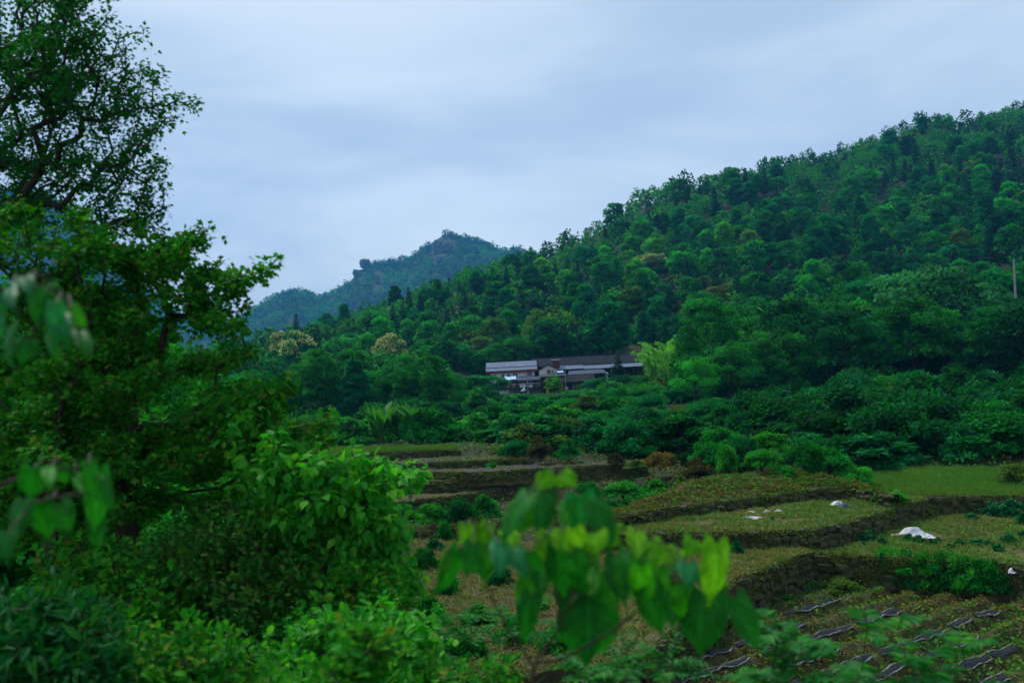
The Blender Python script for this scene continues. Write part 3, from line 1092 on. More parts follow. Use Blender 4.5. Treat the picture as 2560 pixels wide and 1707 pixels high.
cliff(1082, 1104, 600, 634, mdepth(1095, 618) - 3, 7, 1, 'tall pinkish cliff face under the highest peak')
cliff(1104, 1130, 606, 628, mdepth(1115, 618) - 3, 7, 2, 'squat pinkish cliff face beside the tall one under the peak')
cliff(899, 925, 648, 668, 1440, 12, 3, 'overhanging rock knob jutting from the mountain shoulder')
cliff(882, 902, 674, 692, mdepth(892, 684) - 4, 6, 4, 'small rock outcrop below the overhanging rock knob')
cliff(936, 948, 688, 712, mdepth(942, 700) - 4, 5, 5, 'thin rock streak in the trees below the mountain shoulder')
cliff(1090, 1102, 640, 654, mdepth(1096, 647) - 4, 5, 6, 'small low rock patch beneath the tall pinkish cliff')

# ------------------------------------------------------------------ terraced fields
M_straw = leaf_mat('field_weed', ramp=[(0.0, (0.24, 0.19, 0.07)), (0.35, (0.19, 0.17, 0.055)), (0.6, (0.11, 0.17, 0.03)), (0.8, (0.06, 0.2, 0.026)), (1.0, (0.14, 0.26, 0.035))], trans=0.15)
M_rust = leaf_mat('rusty_weed', ramp=[(0.0, (0.13, 0.075, 0.026)), (0.25, (0.12, 0.11, 0.026)), (0.5, (0.06, 0.16, 0.02)), (0.8, (0.035, 0.19, 0.022)), (1.0, (0.15, 0.21, 0.025))], trans=0.2)
M_meadow = leaf_mat('meadow_grass', ramp=[(0.0, (0.11, 0.17, 0.03)), (0.4, (0.06, 0.2, 0.026)), (0.8, (0.08, 0.25, 0.03)), (1.0, (0.17, 0.2, 0.045))], trans=0.25)
M_moss = leaf_mat('wall_moss_grass', ramp=[(0.0, (0.1, 0.09, 0.026)), (0.4, (0.085, 0.13, 0.022)), (0.7, (0.05, 0.16, 0.02)), (1.0, (0.17, 0.22, 0.035))], trans=0.15)
BLADE = (np.array([(-0.05, 0, 0), (0.05, 0, 0), (0, 1, 0)], float), np.array([(0, 1, 2)]))
WBLADE = (np.array([(-0.13, 0, 0), (0.13, 0, 0), (0, 1, 0)], float), np.array([(0, 1, 2)]))
TRI = (np.array([(0, 0, 0), (0.33, 0.55, 0.04), (0, 1.0, -0.1), (-0.33, 0.55, 0.04)], float), np.array([(0, 1, 2, 3)]))


def resample(pts, n):
    pts = np.array([tuple(p) for p in pts], float)
    s = np.concatenate([[0], np.cumsum(np.linalg.norm(np.diff(pts, axis=0), axis=1))])
    t = np.linspace(0, s[-1], n)
    return np.stack([np.interp(t, s, pts[:, k]) for k in range(3)], -1)


class Field:
    """a terrace: lofted top between a front and a back edge, sides running down into the slope"""

    def __init__(s, name, front, back, zf, zb, mat, label, seed, rough=0.06, nu=60, nv=28, skirt=2.0, ridges=None):
        zfs = zf if isinstance(zf, (list, tuple)) else [zf] * len(front)
        zbs = zb if isinstance(zb, (list, tuple)) else [zb] * len(back)
        s.F = resample([PZ(X, Y, z) for (X, Y), z in zip(front, zfs)], nu)
        s.B = resample([PZ(X, Y, z) for (X, Y), z in zip(back, zbs)], nu)
        s.seed, s.rough, s.ridges = seed, rough, ridges
        t = np.linspace(0, 1, nv)
        G = s.F[None] * (1 - t)[:, None, None] + s.B[None] * t[:, None, None]
        x, y = G[..., 0], G[..., 1]
        G[..., 2] += s.h(x, y)
        V = G.reshape(-1, 3)
        i = np.arange(nv - 1)[:, None] * nu
        j = np.arange(nu - 1)[None]
        T = [np.stack([i + j, i + j + 1, i + nu + j + 1, i + nu + j], -1).reshape(-1, 4)]
        ring = np.concatenate([np.arange(nu), np.arange(1, nv) * nu + nu - 1, (nv - 1) * nu + np.arange(nu - 2, -1, -1), np.arange(nv - 2, 0, -1) * nu])
        low = V[ring].copy()
        low[:, 2] -= skirt
        o = len(V)
        k = len(ring)
        a = np.arange(k)
        b = (a + 1) % k
        T.append(np.stack([ring[a], o + a, o + b, ring[b]], -1))
        V = np.concatenate([V, low])
        s.o = new_obj(name, np_mesh(name, V, np.concatenate(T), mats=(mat,), smooth=False))
        me = s.o.data
        sm = np.ones(len(me.polygons), bool)
        sm[(nu - 1) * (nv - 1):] = False
        me.polygons.foreach_set('use_smooth', sm)
        tag(s.o, label, kind='structure')

    def h(s, x, y):
        z = s.rough * nz(x, y, 0.9, s.seed) + s.rough * 0.8 * nz(x, y, 0.22, s.seed + 1, 3)
        if s.ridges:
            ax, ay, sp = s.ridges
            z = z + 0.15 * np.cos((x * ax + y * ay) / sp * 2 * np.pi)
        return z

    def pts(s, r, n, t0=0.0, t1=1.0):
        a, t = r.random(n), t0 + (t1 - t0) * r.random(n)
        i = np.clip(a * (len(s.F) - 1), 0, len(s.F) - 1.001)
        k = i.astype(int)
        f = (i - k)[:, None]
        p = (s.F[k] * (1 - f) + s.F[k + 1] * f) * (1 - t)[:, None] + (s.B[k] * (1 - f) + s.B[k + 1] * f) * t[:, None]
        p[:, 2] += s.h(p[:, 0], p[:, 1])
        return p

    def weeds(s, name, n, size, mat, label, seed, per=4, patch=(1.4, -0.1), tpl=TRI, spread=0.09, up=0.55, tone=(0.5, 0.22), t0=0.0, t1=1.0, mask=None):
        """low weeds in drifts on the field"""
        r = np.random.default_rng(seed)
        p = s.pts(r, n, t0, t1)
        m = nz(p[:, 0], p[:, 1], patch[0], seed + 9) + 0.25 * r.normal(size=n)
        m2 = nz(p[:, 0], p[:, 1], patch[0] * 2.2, seed + 17)
        keep_ = m > patch[1]
        if mask is not None:
            keep_ &= mask(p, r)
        p, m2 = p[keep_], m2[keep_]
        n = len(p)
        idx = np.repeat(np.arange(n), per)
        N = len(idx)
        d = r.normal(size=(N, 3)) * np.array([1, 1, 0.25]) + np.array([0, 0, up])
        pos = p[idx] + r.normal(size=(N, 3)) * np.array([spread, spread, 0.01])
        sc = np.repeat(r.uniform(0.5, 1.5, n), per)
        sz = size * sc * r.uniform(0.6, 1.3, N)
        rn = np.clip(np.repeat(tone[0] + 0.28 * m2 + r.normal(0, tone[1], n), per) + r.normal(0, 0.07, N), 0, 0.999)
        V, T, a = inst(tpl, pos, d, np.array([0, 0, 1.0]) + r.normal(size=(N, 3)) * 0.5, sz, rn)
        o = new_obj(name, np_mesh(name, V, T, a, (mat,)))
        for nn_ in list(mat.node_tree.nodes):
            if nn_.type == 'OBJECT_INFO':
                mat.node_tree.nodes.remove(nn_)
        tag(o, label, 'weeds', kind='stuff')
        return o


# row direction of the mulch beds
ra, rb = PZ(1976, 1576, 0.0), PZ(2104, 1536, 0.0)
rv = Vector((rb.x - ra.x, rb.y - ra.y)).normalized()
rn_ = (-rv.y, rv.x)

fM = Field('field', [(1480, 1860), (2000, 1880), (2760, 1880)], [(2015, 1392), (2200, 1402), (2760, 1440)], 0.0, 0.0, M_bed, 'mulched bed field nearest the camera', 1, 0.05, 150, 110, ridges=(rn_[0], rn_[1], 0.95))
fD = Field('field', [(880, 1700), (1300, 1690), (1600, 1640), (1700, 1552), (1830, 1452), (2010, 1380)], [(1020, 1352), (1250, 1356), (1500, 1360), (1700, 1358), (1850, 1357), (2015, 1350)], 1.25, 1.25, M_bed, 'weedy lower terrace under the terrace with scattered plastic', 2)
fA = Field('field', [(2005, 1382), (2200, 1392), (2560, 1412), (2800, 1430)], [(2040, 1312), (2308, 1278), (2560, 1278), (2800, 1280)], 1.12, 1.12, M_stubble, 'terrace with the white heap and rows of young plants', 3)
fB = Field('field', [(1380, 1344), (1640, 1332), (1840, 1330), (2000, 1326), (2080, 1312), (2310, 1245)], [(1440, 1322), (1640, 1300), (1840, 1278), (1930, 1266), (2050, 1255), (2300, 1240)], 1.9, 1.95, M_stubble, 'middle terrace with scattered plastic sheets', 4)
fC = Field('field', [(2180, 1238), (2310, 1241), (2560, 1238), (2800, 1236)], [(2090, 1172), (2310, 1170), (2560, 1168), (2800, 1164)], 1.88, 2.45, M_stubble, 'grassy meadow terrace at the foot of the bushes', 5)
fE = Field('field', [(1440, 1310), (1640, 1272), (1800, 1253), (1960, 1233), (2050, 1219), (2130, 1219), (2230, 1238)], [(1700, 1222), (1745, 1200), (1800, 1186), (1900, 1179), (2000, 1181), (2060, 1187), (2130, 1205)], 2.4, [2.4, 2.8, 3.0, 3.0, 2.9, 2.8, 2.5], M_soil, 'sloping weedy field above the middle terrace', 6, 0.08)
f5 = Field('field', [(900, 1262), (1040, 1250), (1200, 1230), (1345, 1214)], [(900, 1240), (1040, 1228), (1200, 1208), (1345, 1201)], 1.6, 1.65, M_soil, 'brown ploughed strip behind the bushy bank', 7, 0.05)
f5b = Field('field', [(1420, 1212), (1560, 1208), (1720, 1203)], [(1460, 1196), (1560, 1190), (1720, 1180)], 1.75, 1.75, M_soil_dark, 'dark ploughed strip at the end of the brown one', 8, 0.05)
f4 = Field('field', [(900, 1214), (1050, 1206), (1200, 1198), (1360, 1192), (1430, 1190)], [(900, 1204), (1050, 1198), (1200, 1189), (1360, 1184), (1430, 1182)], 2.25, 2.25, M_stubble, 'narrow grassy strip between brown terraces', 9, 0.05)
f3 = Field('field', [(930, 1186), (1060, 1180), (1205, 1180), (1430, 1166), (1610, 1160)], [(930, 1168), (1060, 1166), (1205, 1168), (1430, 1154), (1610, 1150)], 2.72, 2.75, M_soil_dark, 'dark ploughed strip under the mossy wall', 10, 0.05)
f2 = Field('field', [(950, 1160), (1060, 1156), (1180, 1152), (1325, 1145)], [(950, 1146), (1060, 1144), (1180, 1140), (1325, 1136)], 3.12, 3.15, M_soil_dark, 'bare strip on top of the mossy wall', 11, 0.04)
f1 = Field('field', [(760, 1139), (900, 1133), (1000, 1129), (1145, 1124)], [(760, 1122), (900, 1119), (1000, 1118), (1145, 1114)], 3.42, 3.6, M_stubble, 'green grassy uppermost terrace', 12, 0.04)

fA.weeds('weeds', 15000, 0.13, M_straw, 'thin straw and weeds on the terrace with the white heap', 102, per=8, tpl=WBLADE, up=0.7, patch=(0.9, -0.4), tone=(0.16, 0.2))
fB.weeds('weeds', 13000, 0.13, M_straw, 'short weeds on the middle terrace', 103, per=8, tpl=WBLADE, up=0.7, patch=(0.8, -0.5), tone=(0.32, 0.2))
fC.weeds('meadow_grass', 13000, 0.2, M_meadow, 'tall meadow grass on the grassy terrace', 104, per=5, patch=(1.5, -3), tpl=BLADE, spread=0.08, up=1.6, tone=(0.45, 0.2))
fD.weeds('weeds', 16000, 0.13, M_straw, 'yellowish weeds on the lower terrace', 105, per=8, tpl=WBLADE, up=0.7, patch=(0.7, -0.9), tone=(0.82, 0.24))
fE.weeds('weeds', 6500, 0.11, M_rust, 'weeds and rusty stalks on the sloping field', 106, patch=(0.8, -0.35), tone=(0.55, 0.22))
f4.weeds('weeds', 2600, 0.1, M_straw, 'grass on the narrow strip between brown terraces', 107, patch=(0.7, -0.3), tone=(0.35, 0.2))
f1.weeds('grass', 5000, 0.2, M_meadow, 'grass on the uppermost terrace', 108, per=6, patch=(1.5, -3), tpl=BLADE, up=1.4, tone=(0.6, 0.2))
f2.weeds('weeds', 900, 0.09, M_straw, 'sparse dry weeds on the bare strip over the mossy wall', 109, tone=(0.2, 0.2))
f3.weeds('weeds', 1400, 0.09, M_straw, 'sparse weeds along the dark strip under the mossy wall', 110, patch=(0.7, 0.2), tone=(0.5, 0.2))
f5.weeds('weeds', 500, 0.09, M_straw, 'a few weeds on the brown ploughed strip', 111, patch=(0.7, 0.4), tone=(0.4, 0.2))

# ------------------------------------------------------------------ dry stone walls of the terraces
STONES = []
for sd in range(7):
    r = np.random.default_rng(300 + sd)
    V = np.array([(x, y, z) for x in (-0.5, 0.5) for y in (-0.5, 0.5) for z in (-0.5, 0.5)], float) * r.uniform(0.75, 1.05, (8, 3))
    mid = np.array([(-0.56, 0, 0), (0.56, 0, 0), (0, -0.62, 0), (0, 0.5, 0), (0, 0, -0.52), (0, 0, 0.55)], float) * r.uniform(0.9, 1.1, (6, 1)) + r.normal(0, 0.05, (6, 3))
    V = np.concatenate([V, mid])
    fc = {8: (0, 1, 3, 2), 9: (4, 6, 7, 5), 10: (0, 4, 5, 1), 11: (2, 3, 7, 6), 12: (0, 2, 6, 4), 13: (1, 5, 7, 3)}
    T = [(c, q[i], q[(i + 1) % 4]) for c, q in fc.items() for i in range(4)]
    STONES.append(np_mesh('stone', V, np.array(T), mats=(M_stone,)))


def terrace_wall(top, zt, h, label, seed, stone=0.36, cover=0.5, lip=1.0, tone=0.45, shrubby=0.0):
    cover, lip, tone = max(cover, 0.75), lip * 1.2 + 0.2, tone + 0.05
    """top: photograph pixels of the wall's upper edge (left to right) at height zt; the face leans back slightly"""
    r = np.random.default_rng(seed)
    pts = [PZ(X, Y, zt) for X, Y in top]
    L = sum((b - a).length for a, b in zip(pts, pts[1:]))
    n = max(4, int(L / 0.5))
    C = resample(pts, n)
    tan = nrmz(np.gradient(C, axis=0))
    out = np.stack([tan[:, 1], -tan[:, 0], np.zeros(n)], -1)
    flip = np.where((out * (-C)).sum(1).mean() < 0, -1, 1)
    out = out * flip
    base = np.array(C[n // 2])
    base[2] = zt - h
    e = new_obj('terrace_wall', None, None, tuple(base))
    # bank body, slightly in front of the field's edge
    rows = 6
    V = []
    for j in range(rows):
        t = j / (rows - 1)
        off = 0.05 + 0.16 * t + 0.03 * r.normal(size=n)
        V.append(C + out * off[:, None] + np.array([0, 0, 1.0]) * (0.03 - t * (h + 0.35) + 0.03 * r.normal(size=n) * (t > 0))[:, None])
    V.append(C - out * 0.35 + np.array([0, 0, -h - 0.4]))
    V.append(C - out * 0.35 + np.array([0, 0, 0.025]))
    R_ = len(V)
    V = np.concatenate(V) - base
    i = np.arange(R_)[:, None] * n
    i2 = ((np.arange(R_) + 1) % R_)[:, None] * n
    j = np.arange(n - 1)[None]
    T = np.stack([i + j, i2 + j, i2 + j + 1, i + j + 1], -1).reshape(-1, 4)
    new_obj('bank', np_mesh('bank', V, T, mats=(M_bank,)), e)
    # stones in rough courses
    sN = np.concatenate([[0], np.cumsum(np.linalg.norm(np.diff(C, axis=0), axis=1))])

    def at(s):
        return np.array([np.interp(s, sN, C[:, k]) for k in range(3)]), nrmz(np.array([np.interp(s, sN, out[:, k]) for k in range(3)]))
    courses = max(2, int(round(h / (stone * 0.62))))
    hh = h / courses
    made = 0
    for c in range(courses):
        s = r.uniform(0, stone)
        while s < L and made < 290:
            w = stone * r.uniform(0.6, 1.5)
            if r.random() > cover * 0.55:
                p, o_ = at(s + w / 2)
                X, Y = proj(p[0], p[1], p[2])
                if -40 < X < 2620:
                    st = new_obj('stone', STONES[int(r.integers(0, 7))], e)
                    t = (c + 0.5) / courses
                    q = p + o_ * (0.08 + 0.16 * t + r.normal(0, 0.025)) - np.array([0, 0, h * t + r.normal(0, 0.03)])
                    st.location = tuple(q - base)
                    st.rotation_euler = (r.normal(0, 0.12), r.normal(0, 0.12), math.atan2(-o_[1], -o_[0]) - math.pi / 2 + r.normal(0, 0.12))
                    st.scale = (w * 0.96, r.uniform(0.2, 0.32), hh * r.uniform(0.8, 1.15))
                    made += 1
            s += w * 1.02
    # moss and grass hanging over lip and face
    N = int(L * 55 * lip)
    s = r.random(N) * L
    f = r.random(N) ** 1.7
    base_p = np.stack([np.interp(s, sN, C[:, k]) for k in range(3)], -1)
    o_ = np.stack([np.interp(s, sN, out[:, k]) for k in range(3)], -1)
    pos = base_p + o_ * (0.06 + 0.15 * f + 0.04 * r.random(N))[:, None] + np.array([0, 0, 1.0]) * (0.03 - f * h)[:, None]
    msk = nz(s, f * h * 2, 0.7, seed) + 0.3 * r.normal(size=N) > -0.35
    pos, o_, f = pos[msk], o_[msk], f[msk]
    per = 4
    idx = np.repeat(np.arange(len(pos)), per)
    N = len(idx)
    d = o_[idx] * 0.7 + r.normal(size=(N, 3)) * 0.5 + np.array([0, 0, 0.35])
    V, T, a = inst(TRI, pos[idx] + r.normal(0, 0.05, (N, 3)), d, o_[idx] + np.array([0, 0, 0.6]) + r.normal(size=(N, 3)) * 0.4, 0.095 * r.uniform(0.5, 1.4, N), np.clip(tone + r.normal(0, 0.2, N) + (f[idx] < 0.08) * 0.25, 0, 0.999))  # tone raised along the lip: the lit top edge is put into the colour
    g = new_obj('moss', np_mesh('moss', V - base, T, a, (M_moss,)), e)
    g['kind'] = 'stuff'
    tag(e, label, 'wall', 'dry stone terrace walls')
    return e


terrace_wall([(2008, 1382), (2200, 1392), (2560, 1412), (2700, 1424)], 1.12, 1.1, 'mossy stone wall below the white heap terrace, half hidden by green creepers', 201, 0.4, 0.9, 1.6, 0.6)
terrace_wall([(1600, 1640), (1700, 1552), (1830, 1452), (2008, 1380)], 1.25, 1.2, 'diagonal mossy stone wall rising beside the mulched beds', 202, 0.34, 0.45, 1.0, 0.35)
terrace_wall([(1380, 1344), (1640, 1332), (1840, 1330), (2000, 1326)], 1.9, 0.62, 'low dark stone wall in front of the scattered plastic sheets', 203, 0.3, 0.5, 0.7, 0.3)
terrace_wall([(2000, 1326), (2080, 1312), (2200, 1278), (2310, 1245)], 1.9, 0.75, 'slanting stone wall between the plastic sheets and the white heap', 204, 0.36, 0.35, 0.8, 0.35)
terrace_wall([(1640, 1272), (1800, 1253), (1960, 1233), (2050, 1219), (2130, 1219), (2230, 1238)], 2.4, 0.5, 'dark stone wall behind the scattered plastic sheets', 205, 0.3, 0.5, 0.7, 0.3)
terrace_wall([(1440, 1311), (1640, 1272)], 2.4, 0.55, 'lighter crumbling stretch of wall below the sloping weedy field', 206, 0.28, 0.25, 0.6, 0.5)
terrace_wall([(2310, 1241), (2560, 1238), (2700, 1237)], 1.88, 0.76, 'brownish stone wall below the meadow', 207, 0.36, 0.5, 0.9, 0.25)
terrace_wall([(900, 1262), (1040, 1250), (1200, 1230), (1345, 1214)], 1.6, 0.6, 'earthy bank edge under the brown ploughed strip', 213, 0.36, 0.7, 1.6, 0.6)
terrace_wall([(900, 1214), (1050, 1206), (1200, 1198)], 2.25, 0.62, 'low wall along the back of the brown ploughed strip', 208, 0.34, 0.4, 0.8, 0.35)
terrace_wall([(930, 1186), (1060, 1180), (1205, 1180), (1425, 1166)], 2.72, 0.5, 'blocky low wall under the mossy one', 209, 0.36, 0.3, 0.8, 0.35)
terrace_wall([(1425, 1166), (1520, 1163), (1612, 1160)], 2.72, 0.85, 'stone wall in front of the dark soil strip near the brown shrubs', 210, 0.36, 0.4, 0.9, 0.4)
terrace_wall([(1050, 1157), (1180, 1152), (1325, 1145)], 3.12, 0.6, 'moss covered wall with a straight bright top edge', 211, 0.36, 0.8, 1.8, 0.6)
terrace_wall([(800, 1137), (1000, 1129), (1145, 1124)], 3.42, 0.5, 'uppermost wall under the green grassy terrace', 212, 0.36, 0.6, 1.4, 0.5)

# ------------------------------------------------------------------ mulch film on the beds
def film_mat():
    m, nt, out = mat_new('dirty_black_film')
    L = nt.links
    tc = nd(nt, 'ShaderNodeTexCoord')
    n1 = nd(nt, 'ShaderNodeTexNoise', i_Scale=3.0, i_Detail=5.0)
    L.new(tc.outputs['Object'], n1.inputs['Vector'])
    rp = nd(nt, 'ShaderNodeValToRGB')
    rp.color_ramp.elements[0].position = 0.45
    rp.color_ramp.elements[0].color = (0.012, 0.014, 0.018, 1)
    rp.color_ramp.elements[1].position = 0.72
    rp.color_ramp.elements[1].color = (0.024, 0.023, 0.02, 1)
    L.new(n1.outputs['Fac'], rp.inputs[0])
    bs = nd(nt, 'ShaderNodeBsdfPrincipled', i_Roughness=0.5)
    bs.inputs['Specular IOR Level'].default_value = 0.12
    L.new(rp.outputs[0], bs.inputs['Base Color'])
    bp = nd(nt, 'ShaderNodeBump', i_Strength=0.4, i_Distance=0.02)
    L.new(n1.outputs['Fac'], bp.inputs['Height'])
    L.new(bp.outputs[0], bs.inputs['Normal'])
    L.new(bs.outputs[0], out.inputs['Surface'])
    return m


M_film = film_mat()
M_edge = surf_mat('bleached_film_edge', [(0.05, 0.055, 0.045), (0.14, 0.14, 0.13), (0.3, 0.3, 0.3)], 9, rough=0.5, bump=0.4)
M_white = surf_mat('white_plastic_sheet', [(0.3, 0.31, 0.31), (0.5, 0.52, 0.55), (0.62, 0.64, 0.66)], 3.0, rough=0.45, bump=0.2, spec=0.4)
M_greyfilm = surf_mat('grimy_plastic_sheet', [(0.24, 0.24, 0.21), (0.45, 0.45, 0.42), (0.62, 0.63, 0.63)], 3.0, rough=0.5, bump=0.3)
M_blue = surf_mat('blue_plastic', [(0.03, 0.035, 0.16), (0.05, 0.06, 0.26)], 3, rough=0.45, bump=0.2)

fr = np.random.default_rng(9)
WORD_LEN = ['short', 'medium', 'long']
origin = np.array([ra.x, ra.y])
nrow = 0
film_n = 0
FILMS = []
for k in range(-16, 26):
    cpos = np.array(rn_)
    phase = round((origin @ cpos) / 0.95) * 0.95 + k * 0.95
    s = -14.0 + fr.uniform(0, 1.5)
    while s < 18:
        Ls = fr.choice([1.2, 2.2, 3.2, 4.4]) * fr.uniform(0.8, 1.2)
        mid = np.array([rv.x, rv.y]) * (s + Ls / 2 + origin @ np.array([rv.x, rv.y])) + cpos * phase
        gap = fr.uniform(0.1, 0.6)
        ok = True
        for e_ in (-0.5, 0.5):
            q = mid + np.array([rv.x, rv.y]) * Ls * e_
            X, Y = proj(q[0], q[1], 0.1) if q[1] > 2 else (-1, 0)
            # stay on the field and in view
            wall_x = np.interp(Y, [1382, 1452, 1552, 1640, 1760], [2030, 1870, 1745, 1650, 1560])
            back_y = np.interp(X, [1990, 2200, 2760], [1448, 1478, 1522])
            if X < wall_x + 22 or X > 2640 or Y < back_y + 28 or Y > 1760:
                ok = False
        if ok and fr.random() < 0.8 and film_n < 230:
            film_n += 1
            FILMS.append((mid[0], mid[1], Ls))
            nn_, mm_ = max(4, int(Ls / 0.16)), 7
            a = np.linspace(-Ls / 2, Ls / 2, nn_)
            b = np.linspace(-0.14, 0.13, mm_)
            A, B = np.meshgrid(a, b, indexing='ij')
            taper = 1 - 0.55 * np.clip((np.abs(A) - Ls / 2 + 0.22) / 0.22, 0, 1) * fr.random(A.shape)
            wob = 0.018 * np.sin(a * fr.uniform(2, 4) + fr.uniform(0, 6)) + 0.012 * np.sin(a * fr.uniform(6, 9) + fr.uniform(0, 6))
            B2 = B * taper + wob[:, None] + 0.006 * fr.normal(size=A.shape)
            x = mid[0] + rv.x * A + cpos[0] * B2
            y = mid[1] + rv.y * A + cpos[1] * B2
            z = fM.h(x, y) + 0.06 + 0.012 * fr.normal(size=A.shape)
            V = np.stack([x, y, z], -1).reshape(-1, 3)
            base = np.array([mid[0], mid[1], float(fM.h(mid[0], mid[1]))])
            i = np.arange(nn_ - 1)[:, None] * mm_
            j = np.arange(mm_ - 1)[None]
            T = np.stack([i + j, i + j + 1, i + mm_ + j + 1, i + mm_ + j], -1).reshape(-1, 4)
            e = new_obj('mulch_film', np_mesh('mulch_film', V - base, T, mats=(M_film,), smooth=True), None, tuple(base))
            # bleached, folded edges
            for sd_ in (0, mm_ - 1):
                if fr.random() < 0.15:
                    continue
                ln = V.reshape(nn_, mm_, 3)[:, sd_] - base
                i0 = int(fr.integers(0, max(1, nn_ // 4)))
                ln = ln[i0:]
                if len(ln) > 2:
                    tv, tt = tubes([(ln + np.array([0, 0, 0.02]) + fr.normal(0, 0.006, ln.shape), 0.022 * fr.uniform(0.5, 1.5, len(ln)))], 5)
                    new_obj('folded_edge', np_mesh('folded_edge', tv, tt, mats=(M_edge,), smooth=True), e)
            X, Y = proj(base[0], base[1], 0.1)
            where = ('by the diagonal wall' if X < 1900 else 'mid-field' if X < 2200 else 'far right')
            row = 'in far rows' if Y < 1530 else 'in middle rows' if Y < 1610 else 'in near rows'
            tag(e, f"{'long' if Ls > 2.6 else 'short'} black mulch film {row} {where}", 'mulch film', 'torn mulch film on the beds')
        s += Ls + gap


def off_film(p, r):
    # weeds crowd the furrows between the beds
    ph = np.cos((p[:, 0] * rn_[0] + p[:, 1] * rn_[1]) / 0.95 * 2 * np.pi)
    ok = r.random(len(p)) < np.where(ph > 0.2, 0.7, 1.0)
    for fx, fy, Ls in FILMS:
        dx, dy = p[:, 0] - fx, p[:, 1] - fy
        a, b = np.abs(dx * rv.x + dy * rv.y), np.abs(dx * rn_[0] + dy * rn_[1])
        ok &= ~((a < Ls / 2) & (b < 0.13) & (r.random(len(p)) < 0.62))
    return ok


fM.weeds('weeds', 26000, 0.09, M_rust, 'rusty green weeds overgrowing the mulched beds', 101, per=4, patch=(0.8, -1.2), tone=(0.5, 0.2), mask=off_film)

# ------------------------------------------------------------------ plastic heaps and odds and ends
def heap(X, Y, z, wpx, hpx, mat, seed, name, label, cat, aspect=0.7, extra=None, lumps=3):
    """crumpled sheet thrown over a low heap: closed dome of folds with a ragged skirt"""
    r = np.random.default_rng(seed)
    c = PZ(X, Y, z)
    s = c.y / F
    W, H = wpx * s / 2, hpx * s * 0.75
    na, nr_ = 36, 12
    ang = np.arange(na) * 2 * np.pi / na
    rag = 1 + 0.28 * np.sin(ang * 2 + r.uniform(0, 6)) * r.uniform(0.3, 1) + 0.16 * np.sin(ang * 5 + r.uniform(0, 6)) + 0.1 * r.normal(size=na)
    V = []
    lc = [(r.uniform(-0.5, 0.5), r.uniform(-0.4, 0.4), r.uniform(0.3, 0.6), r.uniform(0.35, 0.75)) for _ in range(lumps + 1)]
    for k in range(nr_ + 1):
        t = k / nr_
        x = np.cos(ang) * t * rag
        y = np.sin(ang) * t * rag
        hh = sum(a_ * np.exp(-((x - u_) ** 2 + (y - v_) ** 2) / (w_ * w_)) for u_, v_, w_, a_ in lc)
        hh = np.clip(hh, 0, 1.1) * np.clip(1.08 - t, 0, 1) ** 0.5
        fold = (0.3 * np.abs(np.sin(ang * 4.5 + 4 * t + seed)) - 0.12) * t * (1 - t) + 0.16 * np.sin(ang * 7 + seed * 2) * t * (1 - t) + 0.05 * r.normal(size=na) * (t > 0)
        zz = np.maximum(0.02, (hh + fold)) * H
        V.append(np.stack([x * W, y * W * aspect, zz + 0.015], -1))
    V = np.concatenate(V)
    i = np.arange(nr_)[:, None] * na
    j = np.arange(na)[None]
    j2 = (j + 1) % na
    T = np.stack([i + j, i + na + j, i + na + j2, i + j2], -1).reshape(-1, 4)
    o = new_obj(name, np_mesh(name, V, T, mats=(mat,), smooth=True), None, tuple(c))
    tag(o, label, cat, extra)
    return o


heap(2285, 1340, 1.12, 82, 26, M_white, 1, 'plastic_sheet', 'white plastic sheet over a rounded heap among the young plants', 'plastic sheet', 0.8)
h2 = heap(2096, 1266, 1.93, 62, 16, M_white, 2, 'plastic_sheet', 'white plastic sheet with a dark blue patch near the slanting wall', 'plastic sheet', 0.6)
bl = heap(2108, 1269, 1.93, 26, 9, M_blue, 12, 'blue_patch', None, None, 0.5)
bl.parent = h2
bl.location = (Vector(bl.location) - Vector(h2.location)) + Vector((0, -0.12, 0.05))
bl2 = heap(2069, 1267, 1.93, 8, 5, M_blue, 13, 'plastic_bag', 'tiny dark blue bag at the tip of the white sheet', 'bag', 0.9)
heap(1944, 1284, 1.93, 40, 11, M_white, 3, 'plastic_sheet', 'small bright white sheet at the right end of the scattered plastic', 'plastic sheet', 0.6)
heap(1920, 1284, 1.93, 34, 11, M_greyfilm, 4, 'plastic_sheet', 'crumpled beige grey sheet touching the small bright white one', 'plastic sheet', 0.6)
heap(1876, 1284, 1.93, 42, 8, M_greyfilm, 5, 'plastic_sheet', 'ragged pale scrap of film behind the long grey strip', 'plastic sheet', 0.4, None, 4)
heap(1872, 1297, 1.93, 74, 7, M_greyfilm, 6, 'plastic_sheet', 'long thin greyish strip of film lying flat in front of the other scraps', 'plastic sheet', 0.28, None, 5)
heap(2018, 1418, 0.12, 20, 12, M_white, 7, 'plastic_bag', 'white scrap in the corner where the two near walls meet', 'bag', 0.7)
heap(2012, 1431, 0.06, 16, 9, M_greyfilm, 8, 'plastic_bag', 'grey scrap just below the white scrap in the wall corner', 'bag', 0.6)
heap(2530, 1432, 1.14, 20, 14, M_white, 9, 'plastic_bag', 'crumpled white bag on the wall top at the right edge', 'bag', 0.8)
heap(1367, 1332, 1.27, 9, 9, M_white, 10, 'plastic_bag', 'tiny white scrap behind the big-leaved sapling', 'bag', 0.8)
heap(1197, 1211, 1.66, 24, 9, surf_mat('wet_boulder', [(0.04, 0.04, 0.04), (0.09, 0.09, 0.085)], 5), 14, 'boulder', 'dark rounded boulder at the foot of the low wall', 'rock', 0.8)
pp = [PZ(2324, 1275, 1.2), PZ(2400, 1275.5, 1.2), PZ(2470, 1277, 1.2)]
tag(MB().tube([tuple(p) for p in pp], [0.035] * 3, 8).build('pipe', M_white), 'long thin white pipe lying along the brownish wall', 'pipe')
